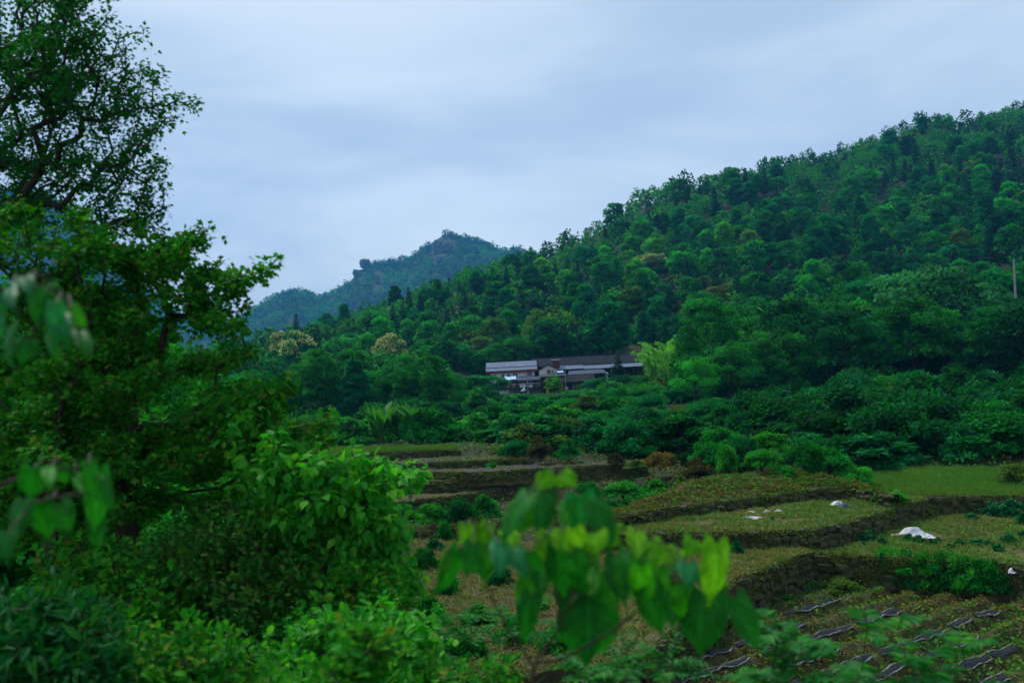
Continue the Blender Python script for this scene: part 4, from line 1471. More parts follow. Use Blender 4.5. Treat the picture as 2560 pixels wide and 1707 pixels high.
pp = [PZ(2485, 1277, 1.2), PZ(2580, 1279, 1.2)]
tag(MB().tube([tuple(p) for p in pp], [0.018] * 2, 6).build('pipe', M_greyfilm), 'thinner grey pipe in line with the long white one', 'pipe')

# ------------------------------------------------------------------ utility poles
M_conc = surf_mat('weathered_concrete', [(0.18, 0.18, 0.17), (0.3, 0.3, 0.29)], 4, bump=0.2)
M_wood = surf_mat('weathered_wood', [(0.03, 0.024, 0.018), (0.08, 0.065, 0.05)], 3, stretch=(1, 1, 0.1), bump=0.3)


def pole(X, Yt, Yb, d, rad, mat, label, cross=True):
    t, b = P(X, Yt, d), P(X, Yb, d)
    g = float(ground(b.x, d))
    z0 = min(b.z, g) - 0.3
    e = new_obj('utility_pole', None, None, (b.x, d, z0))
    MB().tube([(b.x, d, z0), (b.x, d, t.z)], [rad, rad * 0.7], 10).build('post', mat, e)
    if cross:
        MB().box(b.x - 0.6, b.x + 0.6, d - 0.15, d - 0.07, t.z - 0.5, t.z - 0.4).build('crossarm', M_wood, e)
        for s in (-0.5, 0.0, 0.5):
            MB().tube([(b.x + s, d - 0.11, t.z - 0.4), (b.x + s, d - 0.11, t.z - 0.2)], [0.045, 0.03], 6).build('insulator', M_white, e)
    tag(e, label, 'pole')


pole(2541, 648, 780, 92, 0.15, M_conc, 'pale concrete pole among trees at the right edge', False)
pole(1873, 1062, 1128, 60, 0.06, M_wood, 'thin dark pole in the bushes above the sloping field', False)
pole(885, 868, 915, 150, 0.09, M_conc, 'thin grey pole in the trees below the bamboo grove', True)

# ------------------------------------------------------------------ farmhouse cluster (level, a little over 140 m away)
def stripes_mat(name, cols, freq, rough, axis=0, bump=0.4, noise=1.0):
    m, nt, out = mat_new(name)
    L = nt.links
    tc = nd(nt, 'ShaderNodeTexCoord')
    wv = nd(nt, 'ShaderNodeTexWave', wave_type='BANDS', bands_direction='XYZ'[axis], i_Scale=freq, i_Distortion=0.4)
    L.new(tc.outputs['Object'], wv.inputs['Vector'])
    n1 = nd(nt, 'ShaderNodeTexNoise', i_Scale=noise, i_Detail=6.0, i_Roughness=0.65)
    L.new(tc.outputs['Object'], n1.inputs['Vector'])
    rp = nd(nt, 'ShaderNodeValToRGB')
    for e, c, p in zip(rp.color_ramp.elements, cols, (0.32, 0.68)):
        e.color = (*c, 1)
        e.position = p
    L.new(n1.outputs['Fac'], rp.inputs[0])
    bs = nd(nt, 'ShaderNodeBsdfPrincipled', i_Roughness=rough)
    bs.inputs['Specular IOR Level'].default_value = 0.06
    L.new(rp.outputs[0], bs.inputs['Base Color'])
    bp = nd(nt, 'ShaderNodeBump', i_Strength=bump, i_Distance=0.06)
    L.new(wv.outputs['Fac'], bp.inputs['Height'])
    L.new(bp.outputs[0], bs.inputs['Normal'])
    L.new(bs.outputs[0], out.inputs['Surface'])
    return m


M_tin = stripes_mat('grey_corrugated_sheet', [(0.09, 0.12, 0.175), (0.155, 0.195, 0.27)], 3.0, 0.5)
M_tin2 = stripes_mat('dull_sheet_roof', [(0.045, 0.06, 0.088), (0.085, 0.105, 0.15)], 3.0, 0.55)
M_tile = stripes_mat('dark_clay_tile', [(0.014, 0.017, 0.025), (0.034, 0.041, 0.056)], 3.6, 0.75, bump=0.9, noise=1.6)
M_tilem = stripes_mat('mossy_clay_tile', [(0.014, 0.018, 0.017), (0.045, 0.05, 0.05)], 3.6, 0.75, bump=0.9, noise=1.2)
M_plaster = surf_mat('stained_white_plaster', [(0.4, 0.41, 0.4), (0.56, 0.57, 0.56), (0.62, 0.63, 0.62)], 0.7, bump=0.1)
M_fascia = surf_mat('red_brown_fascia', [(0.12, 0.03, 0.028), (0.18, 0.05, 0.045)], 2, bump=0.1)
M_plank = stripes_mat('reddish_brown_planks', [(0.06, 0.028, 0.018), (0.13, 0.06, 0.038)], 2.2, 0.75)
M_orange = surf_mat('orange_board', [(0.3, 0.14, 0.035), (0.42, 0.22, 0.07)], 2, bump=0.1)
M_glass = surf_mat('dark_window_glass', [(0.012, 0.016, 0.02), (0.03, 0.035, 0.042)], 2, rough=0.12, spec=0.5, bump=0)
M_dark = surf_mat('timber_painted_shade', [(0.015, 0.012, 0.01), (0.035, 0.028, 0.022)], 3, bump=0.2)  # timber tone darkened, shade under the roofs put into the colour
M_brick = surf_mat('red_brick', [(0.07, 0.03, 0.022), (0.14, 0.055, 0.04)], 5, bump=0.3)
M_tarp = surf_mat('pale_blue_tarpaulin', [(0.22, 0.4, 0.62), (0.42, 0.58, 0.74)], 1.5, rough=0.5, bump=0.3)
M_alu = surf_mat('pale_window_frame', [(0.35, 0.36, 0.36), (0.48, 0.49, 0.5)], 3, rough=0.5, bump=0)
M_yframe = surf_mat('yellow_window_frame', [(0.32, 0.22, 0.05), (0.4, 0.28, 0.08)], 3, rough=0.5, bump=0)
M_cloth_w = surf_mat('white_laundry', [(0.45, 0.47, 0.5), (0.65, 0.67, 0.7)], 4, bump=0.2)
M_cloth_p = surf_mat('pink_laundry', [(0.4, 0.16, 0.19), (0.5, 0.26, 0.28)], 4, bump=0.2)

S150 = 150.0 / F


def zat(X, Y, d):
    return P(X, Y, d).z


def xat(X, Y, d):
    return P(X, Y, d).x


def house(name, x, y, z, label, cat='house'):
    e = new_obj(name, None, None, (x, y, z))
    tag(e, label, cat, 'farmhouse buildings')
    return e


def window(e, x, z, w, h, yf, frame=M_alu, glass=M_glass, bars=1):
    """framed window standing proud of the wall face at yf (facing the camera)"""
    fb = MB()
    t = 0.07
    fb.box(x - w / 2 - t, x + w / 2 + t, yf - 0.06, yf, z - h / 2 - t, z - h / 2)
    fb.box(x - w / 2 - t, x + w / 2 + t, yf - 0.06, yf, z + h / 2, z + h / 2 + t)
    for s in (-1, 1):
        fb.box(x + s * (w / 2 + t / 2) - t / 2, x + s * (w / 2 + t / 2) + t / 2, yf - 0.06, yf, z - h / 2, z + h / 2)
    for k in range(bars):
        xx = x - w / 2 + w * (k + 1) / (bars + 1)
        fb.box(xx - 0.025, xx + 0.025, yf - 0.05, yf, z - h / 2, z + h / 2)
    f = fb.build('window', frame, e)
    pb = MB().box(x - w / 2, x + w / 2, yf - 0.02, yf - 0.004, z - h / 2, z + h / 2)
    pb.v = [(a - e.location.x, b - e.location.y, c - e.location.z) for a, b, c in pb.v]
    p = pb.build('pane', glass, None)
    p.parent = f


def gable_x(e, x0, x1, yf, yr, yb, ze, zr, mat, over=0.35, th=0.1, zb=None, name='roof'):
    """roof with its ridge along x: front eave yf/ze, ridge yr/zr"""
    zb = ze if zb is None else zb
    m = MB()
    m.slab((x0 - over, yf - over, ze), (x1 + over, yf - over, ze), (x1 + over, yr, zr), (x0 - over, yr, zr), th)
    m.slab((x0 - over, yr + 0.002, zr), (x1 + over, yr + 0.002, zr), (x1 + over, yb + over, zb), (x0 - over, yb + over, zb), th)
    return m.build(name, mat, e)


# white two-storey house
d1 = 150.0
x0, x1 = xat(1220, 930, d1), xat(1338, 922, d1)
ze, zr = zat(1279, 925.5, d1), zat(1276, 904, d1 + 3.6)
zg = 4.2
e = house('white_house', (x0 + x1) / 2, d1, zg, 'white plastered two-storey house with grey sheet roof and red-brown eave')
MB().box(x0 + 0.5, x1 - 0.2, d1, d1 + 7.0, zg, ze - 0.05).build('wall', M_plaster, e)
gable_x(e, x0, x1, d1, d1 + 3.6, d1 + 7.2, ze, zr, M_tin, 0.4, 0.1)
MB().box(x0 - 0.4, x1 + 0.4, d1 - 0.47, d1 - 0.41, ze - 0.38, ze - 0.0).build('fascia', M_fascia, e)
MB().slab((x0 - 0.4, d1 + 0.9, ze + (zr - ze) * 0.34 + 0.06), (x1 + 0.4, d1 + 0.9, ze + (zr - ze) * 0.34 + 0.06), (x1 + 0.4, d1 + 1.05, ze + (zr - ze) * 0.39 + 0.06), (x0 - 0.4, d1 + 1.05, ze + (zr - ze) * 0.39 + 0.06), 0.05).build('roof_lap', M_tin2, e)
for X, w, h in ((1257, 0.42, 0.6), (1271, 0.42, 0.5), (1288, 0.75, 0.62), (1324, 0.85, 0.7)):
    window(e, xat(X, 936, d1), zat(X, np.interp(X, [1257, 1324], [940, 934]), d1), w, h, d1, bars=1 if w > 0.5 else 0)

# long house with dark tiled roof
xa, xb = xat(1333, 898, 153), xat(1592, 890, 153)
d2e, d2r = 152.6, 156.2
ze2, zr2 = zat(1470, 910.5, d2e), zat(1458, 890.0, d2r)
e = house('long_house', (xa + xb) / 2, d2r, zg, 'long low house under a dark clay tile roof behind the others')
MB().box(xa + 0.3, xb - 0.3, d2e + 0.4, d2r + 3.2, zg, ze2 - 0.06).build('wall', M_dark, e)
gable_x(e, xa, xb, d2e, d2r, d2r + 3.6, ze2, zr2, M_tile, 0.25, 0.14)
MB().tube([(xa - 0.2, d2r, zr2 + 0.04), (xb + 0.2, d2r, zr2 + 0.04)], [0.12, 0.12], 6).build('ridge_tiles', M_tile, e)

# sheet roof lean-to along its front
e = house('sheet_lean_to', xat(1500, 915, 150), 150.0, zg, 'lean-to with long pale grey sheet roof along the front of the tiled house')
lx0, lxm, lx1 = xat(1396, 915, 150.5), xat(1459, 915, 150.5), xat(1611, 906, 150.5)
zt_, zb_ = ze2 - 0.16, zat(1500, 917.5, 149.4)
MB().slab((lx0, 149.6, zb_ - 0.05), (lxm, 149.6, zb_ - 0.05), (lxm, d2e - 0.3, zt_ + 0.1), (lx0, d2e - 0.3, zt_ + 0.1), 0.07).build('roof_sheet', M_tin, e)
MB().slab((lxm + 0.05, 149.2, zb_ - 0.18), (lx1, 149.2, zb_ - 0.18), (lx1, d2e - 0.33, zt_ - 0.04), (lxm + 0.05, d2e - 0.33, zt_ - 0.04), 0.07).build('roof_sheet', M_tin, e)
for i in range(6):
    xx = lxm + (lx1 - lxm) * (i + 0.3) / 6
    MB().box(xx - 0.07, xx + 0.07, 149.5, 149.64, zg, zb_ - 0.26).build('post', M_wood, e)
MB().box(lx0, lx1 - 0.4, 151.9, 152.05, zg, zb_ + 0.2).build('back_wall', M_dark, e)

# brick chimney block on the roof
cxx = xat(1390, 905, 151.4)
zc0, zc1 = zat(1390, 913, 151.4), zat(1390, 900.5, 151.4)
e = house('chimney', cxx, 151.4, zc0 - 0.8, 'square red brick chimney with a white slab on top, rising from the tiled roof', 'chimney')
MB().box(cxx - 0.7, cxx + 0.7, 150.9, 151.9, zc0 - 0.8, zc1).build('shaft', M_brick, e)
MB().box(cxx - 0.85, cxx + 0.85, 150.75, 152.05, zc1, zc1 + 0.16).build('cap', M_white, e)

# gable-fronted white house
d3 = 148.0
gx0, gx1 = xat(1348, 926, d3), xat(1393, 922, d3)
gz_e, gz_a, gz_b = zat(1370, 924, d3), zat(1371, 912, d3), zg
gm = (gx0 + gx1) / 2
e = house('gable_house', gm, d3, zg, 'small cream house with its gable end facing the fields')
MB().add([(gx0, d3, gz_b), (gx1, d3, gz_b), (gx1, d3, gz_e), (gm, d3, gz_a), (gx0, d3, gz_e), (gx0, d3 + 3.6, gz_b), (gx1, d3 + 3.6, gz_b), (gx1, d3 + 3.6, gz_e), (gm, d3 + 3.6, gz_a), (gx0, d3 + 3.6, gz_e)],
         [(0, 1, 2, 3, 4), (9, 8, 7, 6, 5), (0, 5, 6, 1), (1, 6, 7, 2), (0, 4, 9, 5), (2, 7, 8, 3), (3, 8, 9, 4)]).build('wall', M_plaster, e)
m = MB()
for s, gx in ((-1, gx0), (1, gx1)):
    o = 0.35
    k = (gz_a - gz_e) / (gm - gx0)
    m.slab((gx + s * o, d3 - 0.3, gz_e - k * o + 0.12), (gm, d3 - 0.3, gz_a + 0.12), (gm, d3 + 3.7, gz_a + 0.12), (gx + s * o, d3 + 3.7, gz_e - k * o + 0.12), 0.13)
m.build('roof', M_tile, e)
window(e, xat(1371.5, 928, d3), zat(1371.5, 928.5, d3), 0.6, 0.62, d3, M_yframe, M_glass, 1)
ax, az = xat(1382, 927.5, d3), zat(1382, 927.5, d3)
tag(MB().box(ax - 0.42, ax + 0.42, d3 - 0.42, d3 - 0.03, az - 0.28, az + 0.28).build('air_conditioner', M_alu), 'white air conditioner box on the gable wall beside the yellow window', 'air conditioner')
ac = bpy.data.objects['air_conditioner']
r_ = MB().tube([(ax - 0.08, d3 - 0.45, az), (ax - 0.08, d3 - 0.42, az)], [0.2, 0.2], 14).build('fan_grille', M_glass)
r_.parent = ac

# porch wing under the white house
dp = 146.2
px0, px1 = xat(1266, 947, dp), xat(1351, 940, dp)
pz1 = zat(1308, 942, dp)
e = house('porch_wing', (px0 + px1) / 2, dp, zg, 'porch wing with a thin lavender grey roof below the white house')
MB().slab((px0, dp - 0.4, pz1 - 0.42), (px1, dp - 0.4, pz1 - 0.42), (px1, 149.9, pz1 + 0.1), (px0, 149.9, pz1 + 0.1), 0.12).build('roof', M_tin2, e)
MB().box(px0, px1, dp - 0.46, dp - 0.41, pz1 - 0.68, pz1 - 0.42).build('fascia', surf_mat('lavender_fascia', [(0.2, 0.18, 0.2), (0.3, 0.27, 0.29)], 2, bump=0), e)
MB().box(px0 + 0.2, px1, 148.9, 149.3, zg, pz1 - 0.35).build('back_wall', M_plaster, e)
for X in (1268, 1285, 1302, 1319, 1336, 1349):
    xx = xat(X, 955, dp)
    MB().box(xx - 0.08, xx + 0.08, dp - 0.1, dp + 0.06, zg, pz1 - 0.6).build('post', M_alu if X in (1268, 1319) else M_wood, e)
zfl = zat(1300, 968, dp)
for X, w, mt_ in ((1277, 0.8, M_fascia), (1293, 0.6, M_dark), (1321, 1.0, M_glass), (1338, 0.8, M_fascia)):
    xx = xat(X, 960, 148.8)
    dr_ = MB().box(xx - w / 2, xx + w / 2, 148.8, 148.897, zfl, zfl + 1.75).build('door', mt_, e)
MB().box(px0 - 0.1, px1 + 0.1, dp - 0.35, 149, zfl - 0.18, zfl).build('deck', M_wood, e)
for i in range(26):
    xx = px0 + (px1 - px0) * (i + 0.5) / 26
    if i % 2 == 0:
        MB().box(xx - 0.025, xx + 0.025, dp - 0.3, dp - 0.25, zfl, zfl + 0.62).build('baluster', M_alu, e)
MB().box(px0, px1, dp - 0.32, dp - 0.23, zfl + 0.62, zfl + 0.7).build('handrail', M_alu, e)

# flat sheet canopy with orange boards
dq = 145.2
qx0, qx1 = xat(1350, 937, dq), xat(1417, 935, dq)
qz = zat(1384, 935.5, dq)
e = house('board_shed', (qx0 + qx1) / 2, dq, zg, 'shed with flat grey roof and orange boards behind the round lime green tree', 'shed')
MB().slab((qx0, dq - 0.3, qz - 0.3), (qx1, dq - 0.3, qz - 0.3), (qx1, 147.7, qz + 0.05), (qx0, 147.7, qz + 0.05), 0.1).build('roof', M_tin2, e)
for X0, X1 in ((1364, 1371), (1396, 1414)):
    MB().box(xat(X0, 945, dq), xat(X1, 945, dq), dq, dq + 0.1, zg, qz - 0.42).build('board', M_orange, e)
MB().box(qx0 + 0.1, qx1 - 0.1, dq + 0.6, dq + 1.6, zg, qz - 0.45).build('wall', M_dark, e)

# middle sheet roofs
dm = 146.6
mx0, mx1 = xat(1419, 932, dm), xat(1517, 927, dm)
mzt, mzb = zat(1468, 924.5, dm + 2.2), zat(1468, 934.5, dm)
e = house('middle_shed', (mx0 + mx1) / 2, dm, zg, 'shed with bluish grey sheet roof stepping down behind the plank house', 'shed')
MB().slab((mx0, dm, mzb + 0.05), (mx1, dm, mzb + 0.05), (mx1 - 0.4, dm + 2.3, mzt), (mx0 + 0.4, dm + 2.3, mzt), 0.08).build('roof_sheet', M_tin2, e)
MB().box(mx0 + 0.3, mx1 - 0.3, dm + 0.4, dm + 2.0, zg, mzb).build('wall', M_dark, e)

# plank house with mossy tiles
d5e, d5r = 143.2, 145.4
hx0, hx1 = xat(1406, 955, d5e), xat(1484, 950, d5e)
hze, hzr = zat(1445, 953.0, d5e), zat(1450, 936.5, d5r)
e = house('plank_house', (hx0 + hx1) / 2, d5r, zg - 0.3, 'small brown plank house with a sagging mossy tile roof at the yard edge')
MB().box(hx0 + 0.2, hx1 - 0.2, d5e + 0.5, d5r + 1.4, zg - 0.3, hze - 0.02).build('wall', M_plank, e)
gable_x(e, hx0, hx1, d5e, d5r, d5r + 1.3, hze, hzr, M_tilem, 0.32, 0.16, hzr - 0.7)
window(e, xat(1438, 964, d5e), zat(1438, 963, d5e), 0.55, 0.75, d5e + 0.5, M_alu, M_glass, 1)
xx = xat(1424, 968, d5e)
MB().box(xx - 0.45, xx + 0.45, d5e + 0.44, d5e + 0.497, zg - 0.3, hze - 0.5).build('door', M_dark, e)
xx = xat(1462, 968, d5e)
MB().box(xx - 0.7, xx + 0.7, d5e + 0.42, d5e + 0.495, zg - 0.3, zat(1462, 972, d5e)).build('panel', M_orange, e)
for X in (1409, 1429, 1449, 1469, 1482):
    xx = xat(X, 960, d5e)
    MB().box(xx - 0.07, xx + 0.07, d5e + 0.05, d5e + 0.19, zg - 0.3, hze - 0.12).build('post', M_wood, e)

# white side wall
d6 = 147.4
wx0, wx1 = xat(1488, 943, d6), xat(1519, 941, d6)
wz0, wz1 = zat(1503, 949, d6), zat(1503, 937, d6)
e = house('white_annex', (wx0 + wx1) / 2, d6, zg, 'small white annex with two dark windows beside the pointed young tree', 'annex')
MB().box(wx0, wx1, d6, d6 + 1.6, zg, wz1).build('wall', M_plaster, e)
MB().slab((wx0 - 0.2, d6 - 0.3, wz1 + 0.12), (wx1 + 0.2, d6 - 0.3, wz1 + 0.12), (wx1 + 0.2, d6 + 1.8, wz1 + 0.55), (wx0 - 0.2, d6 + 1.8, wz1 + 0.55), 0.1).build('roof', M_tin, e)
for X in (1494, 1511):
    window(e, xat(X, 943, d6), zat(X, 943.5, d6), 0.5, 0.42, d6)

# right-hand open shed under the sheet roof
e = house('open_shed', xat(1583, 915, 150), 150.6, zg, 'dark open-fronted shed under the right end of the pale sheet roof', 'shed')
sx0, sx1 = xat(1560, 918, 150), xat(1606, 915, 150)
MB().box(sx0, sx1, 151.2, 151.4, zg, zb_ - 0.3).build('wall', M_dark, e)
for xx in (sx0 + 0.1, (sx0 + sx1) / 2, sx1 - 0.1):
    MB().box(xx - 0.09, xx + 0.09, 150.2, 150.38, zg, zb_ - 0.22).build('post', M_wood, e)


def sheet(name, X0, X1, Y0, Y1, d, mat, label, cat, seed, depth=0.9):
    """a draped cloth or tarpaulin with folds and real thickness"""
    r = np.random.default_rng(seed)
    a, b = P(X0, Y1, d), P(X1, Y0, d)
    n, m = 12, 8
    V = []
    for side in (0, 1):
        for j in range(m):
            t = j / (m - 1)
            for i in range(n):
                s = i / (n - 1)
                V.append((a.x + (b.x - a.x) * s, d + depth * (t - 0.5) + 0.06 * math.sin(s * 14 + seed) + 0.03 * side, a.z + (b.z - a.z) * t + 0.05 * math.sin(s * 9 + t * 5 + seed) + 0.02 * side))
    k = n * m
    Fc = [(j * n + i, j * n + i + 1, (j + 1) * n + i + 1, (j + 1) * n + i) for j in range(m - 1) for i in range(n - 1)]
    Fc += [(k + (j + 1) * n + i, k + (j + 1) * n + i + 1, k + j * n + i + 1, k + j * n + i) for j in range(m - 1) for i in range(n - 1)]
    o = MB().add(V, Fc).build(name, mat, smooth=True)
    tag(o, label, cat)
    return o


sheet('tarpaulin', 1257, 1290, 940.5, 950, 146.0, M_tarp, 'pale blue tarpaulin lying over the left end of the porch roof', 'tarpaulin', 1, 1.6)
sheet('tarpaulin', 1394, 1408, 926.5, 931.5, 145.6, M_tarp, 'small blue tarpaulin on the flat grey roof below the gable', 'tarpaulin', 2, 1.2)
for i, (X, w, mt_, c) in enumerate(((1303, 6, M_cloth_w, 'white shirt hanging first from the left on the porch rail'), (1311, 7, M_cloth_w, 'wide white cloth hanging second on the porch rail'), (1320, 5, M_cloth_p, 'pinkish cloth hanging between white ones on the porch rail'), (1327, 6, M_cloth_w, 'white cloth hanging last on the porch rail'))):
    sheet('laundry', X - w / 2, X + w / 2, 960.5, 968.5, dp - 0.42, mt_, c, 'laundry', 20 + i, 0.06)
sheet('laundry', 1411, 1415, 967, 974, 142.9, M_cloth_p, 'pink cloth hanging by the plank house door', 'laundry', 31, 0.06)
sheet('laundry', 1416, 1420, 967, 973, 142.8, M_cloth_w, 'white cloth hanging by the plank house door', 'laundry', 32, 0.06)
heap(1309, 976, 5.3, 14, 8, M_tarp, 41, 'bucket_heap', 'pale turquoise plastic heap below the porch', 'plastic sheet', 0.7)
hb_ = bpy.data.objects['bucket_heap']
hb_.name = 'plastic_sheet'
p_ = P(1309, 977, 143.5)
hb_.location = p_
hb_.scale = (0.8,) * 3
pole(1415, 917, 978, 142.4, 0.1, M_conc, 'slim grey pole standing before the plank house', True)

# ------------------------------------------------------------------ bushes of the bank and the terraces
BR = np.random.default_rng(404)
BPAL = {'mid': (0.009, 0.15, 0.018), 'bright': (0.024, 0.22, 0.02), 'teal': (0.006, 0.12, 0.032), 'dark': (0.005, 0.08, 0.015), 'brown': (0.045, 0.05, 0.022), 'olive': (0.06, 0.13, 0.022), 'rust': (0.1, 0.085, 0.022)}
BWORD = {'mid': 'mid green', 'bright': 'bright green', 'teal': 'bluish green', 'dark': 'dark green', 'brown': 'dry brown', 'olive': 'greyish olive', 'rust': 'rusty orange'}


def put_bush(x, y, z, R, H, tone, label, group, idx=None, name='bush', col=None):
    me, r0, h0 = BUSH[int(BR.integers(0, len(BUSH))) if idx is None else idx]
    o = new_obj(name, me, None, (x, y, z - 0.08))
    o.rotation_euler = (0, 0, BR.uniform(0, 6.28))
    o.scale = (R / r0, R / r0, H / h0)
    o.color = col or vary(BPAL[tone], BR, 0.18)
    tag(o, label, 'bush', group)
    return o


# hand-placed bushes: X, Y of the foot, ground height or None, width px, height px, tone, label
HB = [(1350, 1140, 3.2, 62, 48, 'brown', 'rounded dry brown bush at the right end of the mossy wall'),
      (1540, 1156, 2.9, 44, 26, 'brown', 'low dry brown bush above the dark soil strip'),
      (1650, 1162, 2.8, 84, 34, 'rust', 'rusty orange bush at the end of the dark soil strip'),
      (1590, 1168, 2.75, 60, 20, 'olive', 'mossy olive tuft spilling over the wall by the rusty bush'),
      (1745, 1196, 2.4, 76, 50, 'brown', 'dry brown shrub at the corner of the sloping field'),
      (1820, 1172, 2.9, 60, 60, 'bright', 'bright green leafy bush behind the corner of the sloping field'),
      (1700, 1236, 1.9, 80, 46, 'olive', 'grey olive bush between dark soil and sloping field'),
      (1640, 1240, 1.7, 90, 40, 'bright', 'fresh green creeper mound beside the grey olive bush'),
      (1560, 1240, 1.6, 110, 40, 'bright', 'wide fresh green mound in the patch below the dark soil strip'),
      (1470, 1240, 1.6, 90, 38, 'mid', 'green mound at the left end of the patch below the dark soil'),
      (1600, 1272, 1.5, 110, 44, 'mid', 'dense mid green mound lower in the weedy patch'),
      (1520, 1285, 1.5, 90, 40, 'mid', 'leafy mound just behind the big-leaved sapling top'),
      (1690, 1262, 1.9, 70, 34, 'olive', 'olive tussock at the foot of the sloping field'),
      (1210, 1292, 1.15, 90, 52, 'mid', 'dark leafy bush under the brown ploughed strip, nearest the sapling'),
      (1150, 1302, 1.1, 100, 56, 'dark', 'dark bush in the middle of the bank under the brown strip'),
      (1080, 1308, 1.1, 90, 52, 'bright', 'light green bush on the bank beside the near shrub'),
      (1010, 1306, 1.0, 80, 50, 'mid', 'bush on the bank half behind the near shrub'),
      (1180, 1330, 1.2, 90, 30, 'brown', 'brown dead brush at the foot of the bank'),
      (1095, 1336, 1.2, 100, 30, 'brown', 'brown dead brush lying left of the upright green bush'),
      (1260, 1330, 1.2, 80, 32, 'brown', 'brown dead brush behind the sapling leaves'),
      (1112, 1345, 1.25, 42, 46, 'mid', 'upright bushy green shrub standing alone on the lower terrace'),
      (1085, 1372, 1.25, 60, 26, 'teal', 'low bluish plant at the foot of the lone upright shrub'),
      (1270, 1204, 1.9, 70, 20, 'teal', 'flat dark green tussock on the narrow grassy strip'),
      (1215, 1214, 1.75, 34, 20, 'teal', 'small bluish plant beside the dark boulder'),
      (1590, 1202, 1.8, 30, 18, 'teal', 'single bluish plant on the dark soil strip'),
      (990, 1152, 3.0, 90, 20, 'brown', 'dry tuft on the face of the uppermost wall'),
      (1960, 1190, 2.8, 60, 30, 'bright', 'light green tuft at the top of the sloping field'),
      (2075, 1184, 2.6, 110, 66, 'mid', 'green bush between the sloping field and the meadow'),
      (2140, 1205, 2.3, 90, 40, 'bright', 'light green bush where the meadow begins'),
      (2010, 1160, 3.2, 100, 60, 'mid', 'bush above the top of the sloping field'),
      (2540, 1196, 2.3, 90, 40, 'olive', 'olive bush at the right end of the meadow'),
      (1905, 1165, 3.2, 100, 44, 'bright', 'grassy green bush behind the sloping field'),
      (2215, 1450, 0.2, 100, 84, 'bright', 'leafy creeper hanging on the wall below the white heap, leftmost'),
      (2262, 1456, 0.2, 100, 84, 'mid', 'mid green creeper mat second along the wall below the white heap'),
      (2310, 1462, 0.2, 100, 84, 'bright', 'creeper mat third along the wall below the white heap'),
      (2362, 1466, 0.2, 100, 84, 'mid', 'mid green creeper mat fourth along the wall below the white heap'),
      (2415, 1472, 0.2, 100, 84, 'bright', 'creeper mat fifth along the wall below the white heap'),
      (2470, 1478, 0.2, 100, 84, 'mid', 'last mid green creeper mat before the crumpled white bag'),
      (1985, 1452, 0.2, 90, 40, 'bright', 'weedy green clump in the corner of the mulched beds'),
      (2100, 1470, 0.1, 110, 30, 'olive', 'low olive weed patch at the back of the mulched beds'),
      (1930, 1490, 0.1, 90, 30, 'mid', 'low green weed patch beside the diagonal wall'),
      (2226, 1256, 1.95, 84, 36, 'bright', 'light green tuft at the end of the dark wall by the meadow'),
      (1780, 1152, 3.1, 96, 50, 'mid', 'mid green bush above the corner of the sloping field'),
      (1856, 1142, 3.3, 104, 52, 'teal', 'bluish bush at the foot of the thin dark pole'),
      (1796, 1124, 3.4, 110, 54, 'mid', 'wide bush behind the bush above the field corner'),
      (1920, 1128, 3.4, 110, 50, 'bright', 'bright bush just right of the thin dark pole'),
      (1180, 1420, 1.27, 60, 40, 'mid', 'leafy weed on bare soil behind the sapling, leftmost'),
      (1250, 1460, 1.27, 70, 44, 'teal', 'bluish weed on the soil behind the sapling stem'),
      (1120, 1480, 1.27, 70, 46, 'mid', 'green weed between the bottom bushes and the sapling'),
      (1330, 1520, 1.27, 80, 50, 'teal', 'low bluish weed under the largest sapling leaf'),
      (1440, 1420, 1.27, 56, 30, 'bright', 'bright weed seen between sapling leaves'),
      (1560, 1480, 1.27, 70, 40, 'olive', 'olive weed near the lower end of the diagonal wall'),
      (1200, 1560, 1.27, 90, 50, 'mid', 'leafy weed low beside the sapling stem'),
      (1480, 1560, 1.27, 80, 44, 'mid', 'weed clump under the right branch of the sapling'),
      (1060, 1420, 1.27, 80, 54, 'mid', 'leafy bush at the edge of the near spreading tree, on bare soil'),
      (1075, 1560, 1.27, 110, 70, 'bright', 'bright leafy clump right of the bottom bushes'),
      (1290, 1600, 1.27, 120, 60, 'mid', 'leafy clump behind the sapling fork'),
      (1390, 1620, 1.27, 110, 56, 'bright', 'bright low clump under the biggest sapling leaf'),
      (1140, 1640, 1.27, 130, 70, 'mid', 'wide leafy clump at the bottom left of the sapling'),
      (1420, 1142, 3.1, 70, 40, 'mid', 'mid green bush just right of the rounded brown bush'),
      (1285, 1135, 3.3, 80, 36, 'teal', 'bluish green bush hanging over the bare strip end'),
      (1230, 1165, 2.8, 30, 12, 'bright', 'yellow green tuft on the strip under the mossy wall')]
for X, Y, z, w, h, tone, lab in HB:
    p = PZ(X, Y, z)
    s = p.y / F
    put_bush(p.x, p.y, p.z, w * s / 2, h * s, tone, lab, 'bushes one can pick out on the terraces')

# young plants on the terrace with the white heap
YP = [(2020, 1352, 44, 46), (2050, 1350, 40, 44), (2078, 1352, 34, 36), (2108, 1346, 48, 44), (2092, 1364, 22, 32), (2128, 1348, 34, 36), (2150, 1352, 24, 26), (2175, 1352, 30, 34), (2205, 1362, 22, 30),
      (2160, 1366, 14, 18), (2272, 1358, 34, 30), (2298, 1358, 30, 26), (2330, 1362, 28, 22), (2400, 1362, 24, 22), (2345, 1352, 18, 16), (2375, 1372, 30, 20), (2445, 1360, 40, 20), (2470, 1362, 26, 18), (2522, 1360, 34, 36), (2556, 1345, 24, 24),
      (2495, 1376, 30, 24), (2430, 1300, 34, 24), (2480, 1290, 44, 40), (2530, 1292, 60, 50), (2370, 1275, 22, 18), (2560, 1310, 40, 36), (2340, 1396, 10, 14), (2204, 1396, 16, 22), (2410, 1405, 20, 20)]
